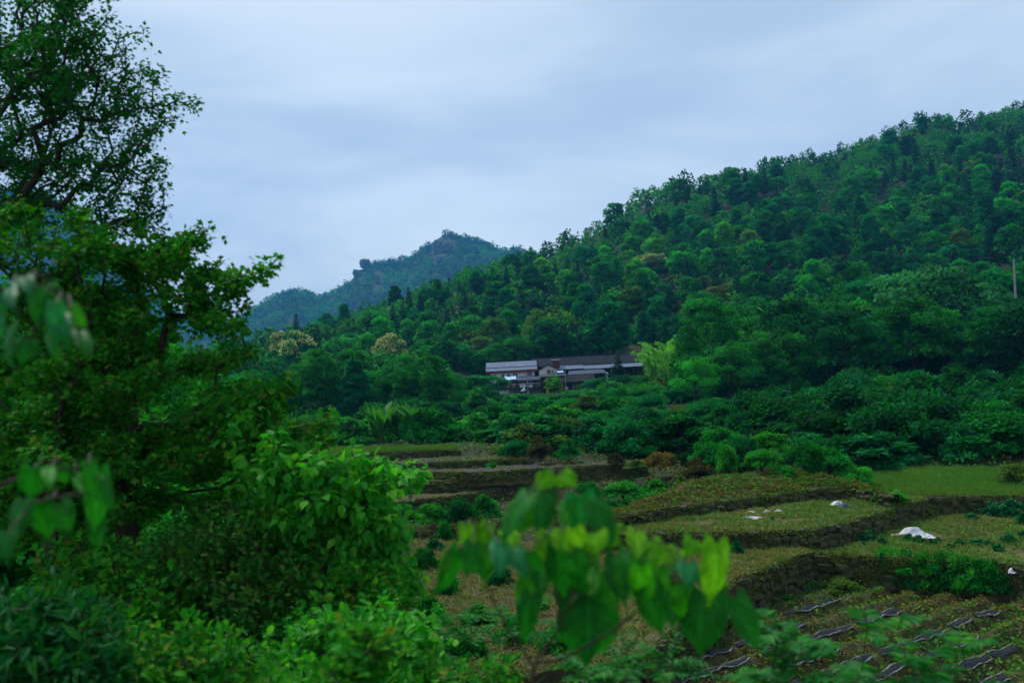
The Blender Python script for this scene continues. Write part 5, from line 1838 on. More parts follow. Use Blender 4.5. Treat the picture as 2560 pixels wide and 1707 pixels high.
p0 = PZ(2285, 1340, 1.12)
for k, (X, Y, w, h) in enumerate(YP):
    p = PZ(X, Y, 1.12)
    s = p.y / F
    near = 'by the slanting wall' if X < 2120 else 'left of the white heap' if X < 2240 else 'beside the white heap' if X < 2350 else 'right of the white heap' if X < 2500 else 'at the right edge'
    if Y < 1315:
        near = 'near the white pipe'
    size = 'largest' if w > 42 else 'bushy' if w > 28 else 'small'
    put_bush(p.x, p.y, p.z, w * s / 2, h * s, 'teal', f'{size} bluish green young plant {near}', 'young plants on the white heap terrace', 2, 'young_plant', vary((0.02, 0.145, 0.05), BR, 0.15))
for k, (X, Y, w, h, z) in enumerate([(1880, 1356, 34, 22, 1.27), (1820, 1352, 60, 18, 1.27), (1760, 1356, 50, 16, 1.27), (1842, 1384, 34, 34, 1.27), (1930, 1300, 18, 12, 1.93), (1760, 1290, 24, 14, 1.93), (1890, 1394, 14, 14, 1.27), (1700, 1364, 40, 18, 1.27)]):
    p = PZ(X, Y, z)
    s = p.y / F
    put_bush(p.x, p.y, p.z, w * s / 2, h * s, 'teal', ['bluish weed clump under the low dark wall', 'wide low weed at the foot of the low dark wall', 'low weed left along the low dark wall', 'upright weed on the yellowish lower terrace', 'tiny plant among the scattered plastic', 'small green weed left of the long grey film strip', 'tiny weed on the yellowish lower terrace', 'low weed next to the sapling leaves'][k],
             'weeds on the lower terraces', None, 'weed_plant')

# bank of bushes between the terraces and the farmhouse: the nearest as single bushes
bcell = {}
bush_list = []
tries = 0
while tries < 9000 and len(bush_list) < 620:
    tries += 1
    y = math.sqrt(BR.uniform(38 ** 2, 150 ** 2)) if BR.random() < 0.8 else BR.uniform(38, 75)
    u = BR.uniform(-0.45, 0.74)
    x = u * y
    z = float(ground(x, y))
    X, Y = proj(x, y, z)
    if X < 420 or X > 2680:
        continue
    front = np.interp(X, [400, 760, 1150, 1330, 1420, 1620, 1740, 1900, 2080, 2140, 2300, 2700], [1112, 1110, 1110, 1124, 1140, 1140, 1166, 1160, 1166, 1168, 1165, 1160])
    if Y > front or y < 40:
        continue
    if y > 141 and 1195 < X < 1640:
        continue
    R = BR.uniform(1.1, 2.6) * (1.15 if X > 1900 else 1.0)
    H = R * BR.uniform(0.65, 1.1)
    Yl = float(np.interp(X, lim_px[:, 0], lim_px[:, 1])) + 4
    Yt = proj(x, y, z + H)[1]
    if Yt < Yl:
        H *= max(0.25, (Y - Yl) / max(1.0, Y - Yt))
        if H < 0.4:
            continue
    key = (int(x // 2.2), int(y // 2.2))
    dm_ = 1.5 if y < 80 else 2.1
    if any((a - x) ** 2 + (b - y) ** 2 < dm_ * dm_ for i in (-1, 0, 1) for j in (-1, 0, 1) for a, b in bcell.get((key[0] + i, key[1] + j), ())):
        continue
    bcell.setdefault(key, []).append((x, y))
    bush_list.append((x, y, z, R, H, X, Y))
bush_list.sort(key=lambda b: -b[3] / b[1])
BZ = [(1150, 'under the banana plants'), (1350, 'below the white house'), (1520, 'below the plank house'), (1760, 'below the pale bamboo'), (2080, 'above the sloping field'), (2350, 'behind the meadow'), (9999, 'at the right edge')]
rest = []
for k, (x, y, z, R, H, X, Y) in enumerate(bush_list):
    n_ = nz(x, y, 12, 51) + BR.normal(0, 0.22) - 0.1
    tone = 'bright' if n_ > 0.55 else 'mid' if n_ > -0.1 else 'teal' if n_ > -0.55 else 'dark'
    if BR.random() < 0.06:
        tone = 'olive'
    if X > 2050 and BR.random() < 0.4:
        tone = 'dark'
    where = next(t for lim, t in BZ if X < lim)
    depth = 'near the terraces' if y < 62 else 'halfway up' if y < 100 else 'high up'
    if k < 270:
        put_bush(x, y, z, R, H, tone, f"{'tall' if H > 1.9 else 'low'} {BWORD[tone]} bush {depth} {where}", 'bushes on the bank')
    else:
        rest.append((x, y, z, R, H, tone))
# remaining bushes and the creepers between them: one mass
r = np.random.default_rng(77)
parts = []
lv, _, _, _ = tpl_bush(91, 1.6, 1.6, 16, 24, 0.34)
for x, y, z, R, H, tone in rest:
    V, T, a = lv
    rot = r.uniform(0, 6.28)
    cs, sn = math.cos(rot), math.sin(rot)
    VV = np.stack([(V[:, 0] * cs - V[:, 1] * sn) * R / 1.6 + x, (V[:, 0] * sn + V[:, 1] * cs) * R / 1.6 + y, V[:, 2] * H / 1.6 + z - 0.1], -1)
    ti = {'dark': 0.25, 'teal': 0.35, 'mid': 0.5, 'bright': 0.7, 'olive': 0.8, 'brown': 0.5}[tone]
    parts.append((VV, T, np.clip(ti + (a - 0.5) * 0.3, 0, 0.999)))
N = 55000
y = np.sqrt(r.uniform(40 ** 2, 150 ** 2, N))
y[: N // 3] = r.uniform(40, 70, N // 3)
x = r.uniform(-0.45, 0.74, N) * y
z = ground(x, y)
X, Y = proj(x, y, z)
front = np.interp(X, [400, 760, 1150, 1330, 1420, 1620, 1740, 1900, 2080, 2140, 2300, 2700], [1112, 1110, 1122, 1148, 1160, 1162, 1200, 1180, 1180, 1182, 1177, 1172])
ok = (X > 400) & (X < 2680) & (Y < front) & ~((y > 141) & (X > 1195) & (X < 1640))
x, y, z = x[ok], y[ok], z[ok]
N = len(x)
hh = np.clip(0.35 + 0.45 * nz(x, y, 2.5, 61), 0.05, 0.9) * r.random(N)
pos = np.stack([x, y, z + hh], -1)
V, T, a = inst(QUAD, pos, rdir(r, N) + np.array([0, 0, -0.1]), np.array([0, -0.25, 1.0]) + r.normal(size=(N, 3)) * 0.45, r.uniform(0.07, 0.17, N) * (0.75 + y / 90), np.clip(0.5 + 0.2 * nz(x, y, 6, 62) + r.normal(0, 0.1, N), 0, 0.999))
parts.append((V, T, a))
V, T, a = cat_mesh(parts)
o = new_obj('undergrowth', np_mesh('undergrowth', V, T, a, (M_mass,)))
tag(o, 'creepers and low undergrowth filling the bank', 'undergrowth', kind='stuff')
print('bushes', len(bush_list), 'undergrowth quads', len(T))

# banana plants
M_banana = leaf_mat('banana_leaf', ramp=[(0, (0.02, 0.14, 0.026)), (1, (0.045, 0.19, 0.03))], trans=0.35)
r = np.random.default_rng(15)
for k, (X, Y, hpx) in enumerate([(933, 1050, 40), (950, 1048, 48), (972, 1046, 38), (992, 1046, 44), (1012, 1046, 34), (1036, 1040, 46)]):
    d = 66 + r.uniform(-2, 2)
    p = P(X, Y, d)
    z0 = float(ground(p.x, d))
    H = P(X, Y - hpx, d).z - z0
    e = new_obj('banana_plant', None, None, (p.x, d, z0))
    MB().tube([(0, 0, -0.2), (0, 0, H * 0.3)], [0.11, 0.07], 7).build('stem', M_stem, e, loc=(0, 0, 0))
    for q in range(9):
        a = r.uniform(0, 6.28)
        L = H * r.uniform(0.65, 0.95)
        n = 7
        s = np.linspace(0, 1, n)
        out = np.array([math.cos(a), math.sin(a), 0])
        lean = r.uniform(0.2, 0.75)
        c = np.array([0, 0, H * r.uniform(0.12, 0.3)]) + out * (lean * L * s ** 1.5)[:, None] + np.array([0, 0, 1.0]) * (L * (s - 0.35 * lean * s ** 2.5))[:, None]
        side = np.array([-out[1], out[0], 0])
        w = 0.3 * np.sin(np.pi * np.clip(s, 0.03, 0.98)) ** 0.6
        V = np.concatenate([c - side * w[:, None], c + np.array([0, 0, 0.03]), c + side * w[:, None]])
        i = np.arange(n - 1)
        T = np.concatenate([np.stack([i, i + 1, n + i + 1, n + i], -1), np.stack([n + i, n + i + 1, 2 * n + i + 1, 2 * n + i], -1)])
        new_obj('leaf', np_mesh('leaf', V, T, np.full(len(V), r.random()), (M_banana,), smooth=True), e)
    tag(e, ['first banana plant from the left at the valley edge', 'tall banana plant, second from the left', 'third banana plant from the left, short', 'fourth banana plant from the left', 'fifth banana plant from the left, the shortest', 'banana plant furthest right, nearest the farmhouse'][k], 'banana plant', 'banana plants at the valley edge')


# ------------------------------------------------------------------ near plants
def grow(base, trunk, tips, seed, r_tip=0.004, power=0.42, curve=0.12):
    """skeleton: every tip is tied to the nearest fitting point of what has grown so far"""
    r = np.random.default_rng(seed)
    nodes = [np.array(p, float) for p in trunk]
    par = [-1] + list(range(len(trunk) - 1))
    path = [0.0]
    for i in range(1, len(trunk)):
        path.append(path[-1] + np.linalg.norm(nodes[i] - nodes[i - 1]))
    tips = np.array(tips)
    order = np.argsort(np.linalg.norm(tips - np.array(trunk[-1]), axis=1))
    ends = []
    for k in order:
        t = tips[k]
        A = np.array(nodes)
        dd = t - A
        L = np.linalg.norm(dd, axis=1)
        upn = dd[:, 2] / np.maximum(L, 1e-6)
        cost = L * (1.25 - 0.35 * upn) + 0.22 * np.array(path)
        cost[0] += 1e3 if len(nodes) > 3 else 0
        i = int(np.argmin(cost))
        n = max(1, int(L[i] / 0.3))
        n = min(n, 5)
        last = i
        bow = np.array([0, 0, -1.0]) * L[i] * curve * r.uniform(0.2, 1.0) + r.normal(size=3) * L[i] * 0.05
        for q in range(1, n + 1):
            s = q / n
            p = A[i] + dd[i] * s + bow * 4 * s * (1 - s) * 0.5
            nodes.append(p)
            par.append(last)
            path.append(path[last] + L[i] / n)
            last = len(nodes) - 1
        ends.append((k, last))
    N = len(nodes)
    load = np.zeros(N)
    for _, e in ends:
        load[e] += 1
    for i in range(N - 1, 0, -1):
        if par[i] >= 0:
            load[par[i]] += load[i]
    rad = r_tip * np.maximum(load, 1) ** power
    polys = []
    for i in range(1, N):
        p = par[i]
        polys.append((np.array([nodes[p], nodes[i]]), np.array([min(rad[p], rad[i] * 1.25), rad[i]])))
    dirs = np.zeros((len(tips), 3))
    for k, e in ends:
        dirs[k] = nrmz(nodes[e] - nodes[par[e]])
    return polys, dirs


def blob_tips(r, blobs, dens, clus=1):
    """blobs: (X, Y, radius px, depth m, depth spread m) -> tip points"""
    out = []
    for X, Y, rp, d, dd in blobs:
        n = max(3, int(dens * (rp / 100) ** 2))
        if clus > 1:
            # boughs: tips strung along a rising, outward spray
            for _ in range(max(2, n // clus)):
                q = rdir(r, 1)[0] * r.random() ** 0.5
                sl = r.normal(-0.38, 0.22)
                for j in range(clus):
                    t = r.uniform(-1, 1)
                    out.append(tuple(P(X + q[0] * rp + t * 58, Y + q[1] * rp + t * 58 * sl + r.normal(0, 9), d + q[2] * dd + r.normal(0, 0.09))))
            continue
        for _ in range(n):
            q = rdir(r, 1)[0] * r.random() ** 0.4
            out.append(tuple(P(X + q[0] * rp, Y + q[1] * rp, d + q[2] * dd)))
    return np.array(out)


def sprays(r, tips, dirs, n, length, size, droop=0.35, spread=0.7, jit=0.05):
    k = len(tips)
    cnt = r.poisson(n, k) + 2
    idx = np.repeat(np.arange(k), cnt)
    N = len(idx)
    s = r.random(N)
    lat = rdir(r, N)
    pos = tips[idx] - dirs[idx] * (s * length)[:, None] + lat * (jit + 0.35 * length * s * r.random(N))[:, None]
    d = dirs[idx] * 0.55 + lat * spread + np.array([0, 0, -droop])
    nrm = np.array([0, 0, 1.0]) + r.normal(size=(N, 3)) * 0.45
    return pos, d, nrm, size * r.uniform(0.6, 1.25, N), r.random(N)


def pinnate(r, tips, dirs, fronds, L, nl, lsize):
    """compound leaves: leaflets in pairs along arching stalks"""
    ps, ds, ns, ss, rs, stalks = [], [], [], [], [], []
    for t, dv in zip(tips, dirs):
        for _ in range(fronds):
            a = rdir(r, 1)[0]
            out = nrmz(dv * 0.5 + a * np.array([1, 1, 0.3]) + np.array([0, 0, 0.25]))
            s = np.linspace(0.12, 1, nl)
            Lf = L * r.uniform(0.7, 1.2)
            c = t + out * (Lf * s)[:, None] + np.array([0, 0, -1.0]) * (0.35 * Lf * s ** 2)[:, None]
            side = nrmz(np.cross(out, np.array([0, 0, 1.0])) + 1e-6)
            tone = r.random()
            for sg in (-1, 1):
                ps.append(c)
                ds.append(side[None] * sg + out[None] * 0.45 + r.normal(0, 0.1, (nl, 3)) + np.array([0, 0, -0.15]))
                ns.append(np.array([0, 0, 1.0]) + r.normal(0, 0.25, (nl, 3)))
                ss.append(lsize * np.sin(np.pi * (0.15 + 0.75 * s)) * r.uniform(0.85, 1.15, nl))
                rs.append(np.clip(tone + r.normal(0, 0.06, nl), 0, 0.999))
            stalks.append((np.concatenate([t[None], c]), np.full(nl + 1, 0.0022)))
    return tuple(map(np.concatenate, (ps, ds, ns, ss, rs))), stalks


def plant_out(name, base, polys, leaves, tpl, lmat, bmat, label, cat, singles=150, trunk_name='trunk', leafname='leaf', group=None, sides=5):
    """a near plant: branch mesh, its largest leaves as single parts, the rest joined"""
    pos, d, n, sz, rn = leaves
    e = new_obj(name, None, None, tuple(base))
    b = np.array(base)
    tv, tt = tubes(polys, sides)
    new_obj(trunk_name, np_mesh(trunk_name, tv - b, tt, None, (bmat,), smooth=True), e)
    X, Y = proj(pos[:, 0], np.maximum(pos[:, 1], 0.2), pos[:, 2])
    inn = (X > 0) & (X < 2560) & (Y > 0) & (Y < 1707)
    score = np.where(inn, sz / pos[:, 1], 0) * (1.0 + 0.3 * np.random.default_rng(1).random(len(sz)))
    top = np.argsort(-score)[:singles]
    top = top[score[top] > 0]
    mask = np.ones(len(sz), bool)
    mask[top] = False
    one = np_mesh(leafname, tpl[0], tpl[1], np.zeros(len(tpl[0])), (lmat,))
    x, y, z = frames(d[top], n[top])
    for k, i in enumerate(top):
        o = new_obj(leafname, one, e)
        s = sz[i]
        o.matrix_local = Matrix(((x[k, 0] * s, y[k, 0] * s, z[k, 0] * s, pos[i, 0] - b[0]), (x[k, 1] * s, y[k, 1] * s, z[k, 1] * s, pos[i, 1] - b[1]), (x[k, 2] * s, y[k, 2] * s, z[k, 2] * s, pos[i, 2] - b[2]), (0, 0, 0, 1)))
    if mask.any():
        V, T, a = inst(tpl, pos[mask], d[mask], n[mask], sz[mask], rn[mask])
        o = new_obj('foliage', np_mesh('foliage', V - b, T, a, (lmat,)), e)
        o['kind'] = 'stuff'
    tag(e, label, cat, group)
    return e


def gpt(x, y):
    return np.array([x, y, float(ground(x, y)) - 0.1])


M_tree1 = leaf_mat('sweetgum_leaf', ramp=[(0.0, (0.0059, 0.0889, 0.0163)), (0.6, (0.0104, 0.126, 0.0178)), (1.0, (0.0222, 0.163, 0.0178))], trans=0.35)
M_tree2 = leaf_mat('young_maple_leaf', ramp=[(0.0, (0.0103, 0.1339, 0.0103)), (0.5, (0.0226, 0.1956, 0.0123)), (0.88, (0.0618, 0.2677, 0.0144)), (0.97, (0.1235, 0.175, 0.0205)), (1.0, (0.1442, 0.103, 0.0257))], trans=0.35)
M_mulb = leaf_mat('mulberry_leaf', ramp=[(0.0, (0.0206, 0.2266, 0.0185)), (0.5, (0.0412, 0.3089, 0.0206)), (0.9, (0.0823, 0.3707, 0.0206)), (1.0, (0.1544, 0.4325, 0.0258))], trans=0.42, rough=0.5, spec=0.14)
M_lance = leaf_mat('blue_green_lance_leaf', ramp=[(0.0, (0.0036, 0.072, 0.015)), (0.6, (0.006, 0.096, 0.024)), (1.0, (0.021, 0.132, 0.012))], trans=0.3, rough=0.55, spec=0.06)
M_small = leaf_mat('small_shrub_leaf', ramp=[(0.0, (0.011, 0.138, 0.011)), (0.5, (0.023, 0.2024, 0.0138)), (0.9, (0.0644, 0.2668, 0.0147)), (1.0, (0.184, 0.1748, 0.023))], trans=0.3)
M_dull = leaf_mat('dull_olive_leaf', ramp=[(0.0, (0.013, 0.104, 0.013)), (0.6, (0.026, 0.156, 0.0156)), (1.0, (0.091, 0.13, 0.026))], trans=0.25)
M_ferny = leaf_mat('compound_leaf', ramp=[(0.0, (0.0096, 0.136, 0.016)), (0.6, (0.0176, 0.176, 0.0272)), (1.0, (0.048, 0.232, 0.0176))], trans=0.4, rough=0.5, spec=0.14)

# woodland edge behind the near trees
NEAR = []
for sd, H, R, sh in ((131, 8.0, 3.2, 'round'), (132, 7.0, 3.0, 'oval')):
    lvn, tkn, _, _ = tpl_broad(sd, H, R, sh, 60, 230, 0.17, 0.06)
    NEAR.append((crown_mesh('crown', lvn, M_forest), np_mesh('trunk', tkn[0], tkn[1], None, (M_bark,)), H, R))
EDGE = [(-60, 700, 24, 4.0, 'behind the airy tall tree, at the very edge'), (120, 760, 26, 4.2, 'behind the dense tree, second from the edge'), (290, 830, 28, 3.8, 'behind the trunk of the dense tree'), (420, 900, 32, 3.4, 'right of the dense tree trunk'), (540, 960, 36, 3.4, 'beside the dark tree at the valley edge'), (-20, 980, 17, 3.2, 'low behind the big-leaved boughs'),
        (150, 1040, 17, 3.2, 'low behind the slender dark trunk'), (330, 1080, 18, 3.0, 'low between the two near trunks'), (500, 1110, 20, 2.8, 'low behind the spreading tree'), (640, 1120, 24, 2.8, 'beside the spreading tree, nearest the upper terrace'), (760, 1190, 22, 2.4, 'hidden behind the heart-shaped leaves'), (600, 1230, 15, 2.2, 'in the hollow behind the olive thicket'), (420, 1280, 13.5, 2.2, 'in the hollow behind the dark thicket'), (860, 1330, 17, 1.8, 'at the lower end of the brown bank')]
for k, (X, Yt, d, R, lab) in enumerate(EDGE):
    p = P(X, Yt, d)
    g0 = float(ground(p.x, d)) - 0.1
    cm, tm, h0, r0 = NEAR[k % 2]
    e = new_obj('broadleaf_tree', None, None, (p.x, d, g0))
    e.rotation_euler = (0, 0, k * 1.7)
    e.scale = (R / r0, R / r0, max(1.5, p.z - g0) / h0)
    c = new_obj('crown', cm, e)
    c.color = vary((0.016, 0.18, 0.014), BR)
    new_obj('trunk', tm, e)
    tag(e, 'dim leafy tree ' + lab, 'tree', 'woodland edge behind the near trees')

# upper tree: its trunk stands outside the left edge
r = np.random.default_rng(1001)
bl = [(40, 90, 100, 10.5, 1.0), (165, 60, 90, 10, 0.9), (250, 130, 95, 10, 0.9), (70, 230, 120, 10.5, 1.2), (200, 240, 110, 10, 1.0), (310, 250, 85, 10, 0.8), (430, 275, 52, 9.8, 0.5), (345, 180, 55, 9.9, 0.6), (385, 560, 50, 9.8, 0.5), (300, 580, 70, 9.9, 0.6), (120, 150, 95, 10, 0.9), (250, 30, 60, 10, 0.6), (385, 320, 60, 9.8, 0.6), (60, 380, 120, 10.5, 1.2), (190, 370, 110, 10, 1.0), (320, 370, 90, 10, 0.8),
      (400, 410, 55, 9.8, 0.6), (400, 500, 55, 9.8, 0.6), (300, 480, 80, 10, 0.8), (150, 500, 120, 10.5, 1.0), (20, 520, 120, 10.5, 1.0), (-60, 250, 150, 11, 1.4), (-80, 60, 130, 11, 1.2), (120, -70, 130, 10.5, 1.2)]
tips = np.concatenate([blob_tips(r, bl, 32, 4), blob_tips(r, bl, 18)])
b0 = P(-230, 900, 10.3)
base = gpt(b0.x, 10.3)
trunk = [base, (base + np.array(b0)) / 2 + np.array([0.1, 0, 0.2]), np.array(b0), np.array(P(-140, 640, 10.3)), np.array(P(-30, 420, 10.3))]
polys, dirs = grow(base, trunk, tips, 1, 0.0045, 0.45, 0.05)
lv = sprays(r, tips, dirs, 23, 0.34, 0.052, 0.3, 0.8, 0.05)
plant_out('sweetgum_tree', base, polys, lv, MAPLE, M_tree1, M_bark, 'tall airy tree with lobed leaves against the sky at the left edge', 'tree', 300)

# lower tree in front of it
r = np.random.default_rng(1002)
bl = [(40, 640, 120, 8.6, 1.0), (180, 640, 120, 8.6, 1.0), (310, 620, 100, 8.5, 0.9), (420, 640, 85, 8.5, 0.8), (500, 660, 70, 8.5, 0.6), (440, 590, 50, 8.6, 0.4), (560, 690, 50, 8.5, 0.5), (612, 685, 38, 8.5, 0.35), (520, 740, 75, 8.5, 0.6), (420, 730, 90, 8.6, 0.8), (300, 760, 120, 8.6, 1.0), (120, 780, 150, 8.8, 1.2),
      (540, 830, 45, 8.4, 0.5), (560, 900, 70, 8.4, 0.7), (470, 920, 90, 8.5, 0.9), (600, 980, 85, 8.3, 0.7), (350, 930, 120, 8.6, 1.1), (180, 960, 150, 8.8, 1.3), (30, 950, 150, 8.8, 1.3), (680, 1040, 80, 8.2, 0.7), (560, 1070, 110, 8.3, 1.0), (400, 1090, 130, 8.5, 1.1), (220, 1130, 150, 8.6, 1.2), (60, 1150, 160, 8.8, 1.2),
      (480, 1220, 130, 8.3, 1.0), (320, 1270, 140, 8.4, 1.0), (150, 1320, 150, 8.5, 1.0), (640, 1160, 90, 8.2, 0.8), (740, 1090, 60, 8.1, 0.5), (700, 975, 35, 8.3, 0.4)]
tips = blob_tips(r, bl, 48, 8)
bb = P(315, 1300, 8.5)
base = gpt(bb.x, 8.5)
trunk = [base, np.array(bb), np.array(P(312, 1150, 8.5)), np.array(P(325, 1000, 8.5)), np.array(P(330, 860, 8.6))]
polys, dirs = grow(base, trunk, tips, 2, 0.0042, 0.46, 0.06)
lv = sprays(r, tips, dirs, 27, 0.25, 0.064, 0.3, 0.8, 0.04)
plant_out('maple_tree', base, polys, lv, MAPLE, M_tree2, M_bark, 'dense dark leafy tree with reddish tips filling the left side', 'tree', 300)
bb = P(128, 1420, 7.6)
base = gpt(bb.x, 7.6)
tr2 = [base, np.array(bb), np.array(P(132, 1250, 7.7)), np.array(P(145, 1040, 7.8))]
tips = blob_tips(r, [(60, 1000, 120, 7.9, 0.8), (220, 980, 120, 7.9, 0.8), (130, 1120, 150, 7.8, 0.9), (40, 1280, 140, 7.7, 0.8), (250, 1200, 110, 7.8, 0.7)], 36, 8)
polys, dirs = grow(base, tr2, tips, 3, 0.0045, 0.46, 0.06)
lv = sprays(r, tips, dirs, 24, 0.26, 0.064, 0.3, 0.8, 0.04)
plant_out('maple_tree', base, polys, lv, MAPLE, M_tree2, M_bark, 'slender dark-trunked tree low at the left edge in front of the dense one', 'tree', 200)

# broad-leaved shrub tree in the lower middle left
r = np.random.default_rng(1003)
bl = [(720, 1120, 70, 7.6, 0.6), (800, 1140, 65, 7.6, 0.6), (870, 1165, 65, 7.6, 0.6), (950, 1175, 55, 7.6, 0.5), (1015, 1165, 38, 7.6, 0.4), (1050, 1180, 22, 7.6, 0.25), (780, 1220, 90, 7.6, 0.7), (880, 1235, 80, 7.6, 0.6), (970, 1245, 55, 7.6, 0.5), (850, 1290, 60, 7.5, 0.5), (940, 1300, 65, 7.5, 0.5), (1000, 1320, 50, 7.5, 0.4),
      (960, 1370, 60, 7.5, 0.5), (1005, 1405, 45, 7.5, 0.4), (890, 1360, 30, 7.5, 0.4), (650, 1180, 80, 7.7, 0.6), (1020, 1450, 35, 7.4, 0.4), (700, 1280, 80, 7.7, 0.6), (620, 1090, 70, 7.8, 0.5)]
tips = blob_tips(r, bl, 32)
bb = P(800, 1450, 7.5)
base = gpt(bb.x, 7.5)
trunk = [base, np.array(bb), np.array(P(815, 1380, 7.5)), np.array(P(850, 1320, 7.5))]
polys, dirs = grow(base, trunk, tips, 4, 0.0042, 0.45, 0.03)
lv = sprays(r, tips, dirs, 17, 0.3, 0.1, 0.75, 0.7, 0.05)
plant_out('mulberry_tree', base, polys, lv, OVATE, M_mulb, M_bark, 'small spreading tree with heart-shaped light green leaves beside the terraces', 'tree', 300)

# dull tangle in the dark hollow
r = np.random.default_rng(1004)
for k, (bl, bx, lab, mt_, n, s) in enumerate([
    ([(560, 1340, 110, 7.6, 0.8), (660, 1380, 110, 7.4, 0.8), (470, 1400, 110, 7.4, 0.8), (720, 1450, 90, 7.2, 0.7), (580, 1460, 110, 7.2, 0.8), (780, 1340, 70, 7.9, 0.6)], (620, 1600, 7.4), 'dull olive thicket in the dark hollow under the spreading tree', M_dull, 22, 0.06),
    ([(280, 1420, 110, 7.4, 0.8), (400, 1470, 100, 7.2, 0.8), (180, 1440, 110, 7.4, 0.8), (330, 1520, 90, 6.8, 0.6)], (300, 1640, 7.2), 'dark green thicket below the dense leafy tree', M_tree2, 22, 0.07),
    ([(880, 1430, 80, 7.2, 0.6), (960, 1480, 70, 7.0, 0.5), (840, 1500, 80, 7.0, 0.6)], (900, 1640, 7.1), 'deep green bush at the foot of the spreading tree', M_small, 24, 0.065)]):
    tips = blob_tips(r, bl, 40)
    bb = P(*bx)
    base = gpt(bb.x, bx[2])
    polys, dirs = grow(base, [base, np.array(bb)], tips, 10 + k, 0.003, 0.42, 0.08)
    plant_out('thicket', base, polys, sprays(r, tips, dirs, n, 0.3, s, 0.2, 0.8, 0.05), OVATE, mt_, M_bark, lab, 'bush', 120, 'stems')

# low bushes along the bottom edge
r = np.random.default_rng(1005)
LOWB = [([(40, 1560, 90, 4.6, 0.5), (150, 1540, 90, 4.6, 0.5), (240, 1590, 80, 4.5, 0.5), (90, 1660, 110, 4.3, 0.5), (230, 1690, 90, 4.3, 0.4), (170, 1480, 40, 4.7, 0.3), (250, 1505, 35, 4.7, 0.3), (20, 1500, 40, 4.8, 0.3)], (140, 1800, 4.5), LANCE, M_lance, 12, 0.26, 0.12, 'blue green shrub with long narrow leaves in the bottom left corner', 0.25, 24),
        ([(370, 1610, 70, 5.0, 0.5), (470, 1600, 75, 5.0, 0.5), (560, 1620, 70, 5.0, 0.5), (400, 1690, 90, 4.8, 0.5), (530, 1700, 90, 4.8, 0.5), (640, 1690, 80, 4.9, 0.5), (310, 1660, 60, 4.9, 0.4)], (470, 1800, 5.0), OVATE, M_small, 15, 0.24, 0.055, 'bright green small-leaved bush with orange tips along the bottom edge', 0.1, 26),
        ([(720, 1590, 80, 6.2, 0.6), (820, 1560, 80, 6.2, 0.6), (920, 1560, 80, 6.2, 0.6), (1000, 1540, 70, 6.2, 0.5), (760, 1680, 90, 5.8, 0.6), (880, 1660, 90, 5.8, 0.6), (1000, 1640, 90, 5.8, 0.6), (1050, 1590, 60, 6.0, 0.5)], (880, 1800, 6.1), OVATE, M_mulb, 12, 0.26, 0.075, 'leafy mid green bush along the bottom edge left of the sapling', 0.4, 22),
        ([(890, 1600, 70, 4.0, 0.3), (960, 1640, 60, 4.0, 0.3), (850, 1680, 60, 4.0, 0.3)], (900, 1850, 4.0), OVATE, M_small, 14, 0.2, 0.06, 'nearer dark bush with orange young leaves overlapping the bottom bushes', 0.1, 22),
        ([(1060, 1690, 70, 5.6, 0.5), (1150, 1700, 60, 5.6, 0.5), (1250, 1690, 60, 5.6, 0.4)], (1150, 1850, 5.6), OVATE, M_small, 13, 0.22, 0.06, 'yellow green bush at the bottom edge under the sapling', 0.2, 22)]
for k, (bl, bx, tpl, mt_, n, Ls, s, lab, dr, dens) in enumerate(LOWB):
    tips = blob_tips(r, bl, dens * 1.7)
    bb = P(*bx)
    base = gpt(bb.x, bx[2])
    polys, dirs = grow(base, [base, np.array(bb)], tips, 20 + k, 0.003, 0.42, 0.04)
    plant_out('shrub', base, polys, sprays(r, tips, dirs, n, Ls, s, dr, 0.75, 0.04), tpl, mt_, M_stem, lab, 'bush', 140, 'stems')

# compound-leaved plants
LEAFLET = (OVATE[0] * np.array([0.62, 1, 1]), OVATE[1])
COMP = [([(1340, 1560, 60, 6.6, 0.5), (1260, 1590, 60, 6.6, 0.5), (1180, 1580, 60, 6.8, 0.5), (1430, 1590, 50, 6.4, 0.4), (1120, 1620, 50, 6.6, 0.4)], (1270, 1780, 6.6), 9, 4, 0.3, 7, 0.07, 'pale compound-leaved plant behind the stem of the sapling'),
        ([(1580, 1660, 60, 4.6, 0.3), (1500, 1690, 50, 4.6, 0.3), (1640, 1690, 50, 4.6, 0.3)], (1570, 1850, 4.6), 9, 4, 0.28, 8, 0.07, 'blue green compound-leaved plant at the bottom right of the sapling'),
        ([(2200, 1600, 50, 4.4, 0.3), (2290, 1640, 60, 4.4, 0.4), (2380, 1630, 50, 4.4, 0.3), (2130, 1700, 60, 4.3, 0.3), (2310, 1715, 70, 4.2, 0.3), (2450, 1710, 50, 4.2, 0.3)], (2260, 1880, 4.3), 3, 2, 0.26, 7, 0.09, 'feathery shrub with paired leaflets in front of the mulched beds'),
        ([(1950, 1600, 40, 4.2, 0.3), (1990, 1660, 60, 4.2, 0.3), (1920, 1690, 50, 4.1, 0.3)], (1960, 1880, 4.2), 9, 3, 0.26, 6, 0.085, 'light green leafy shoot at the bottom edge before the mulched beds')]
for k, (bl, bx, dens, fr_, L, nl, ls, lab) in enumerate(COMP):
    tips = blob_tips(r, bl, dens)
    bb = P(*bx)
    base = gpt(bb.x, bx[2])
    polys, dirs = grow(base, [base, np.array(bb)], tips, 30 + k, 0.0032, 0.42, 0.04)
    lv, st = pinnate(r, tips, dirs, fr_, L, nl, ls)
    plant_out('compound_leaved_shrub', base, polys + st, lv, OVATE if k == 3 else LEAFLET, M_ferny, M_stem, lab, 'bush', 150, 'stems', sides=4)


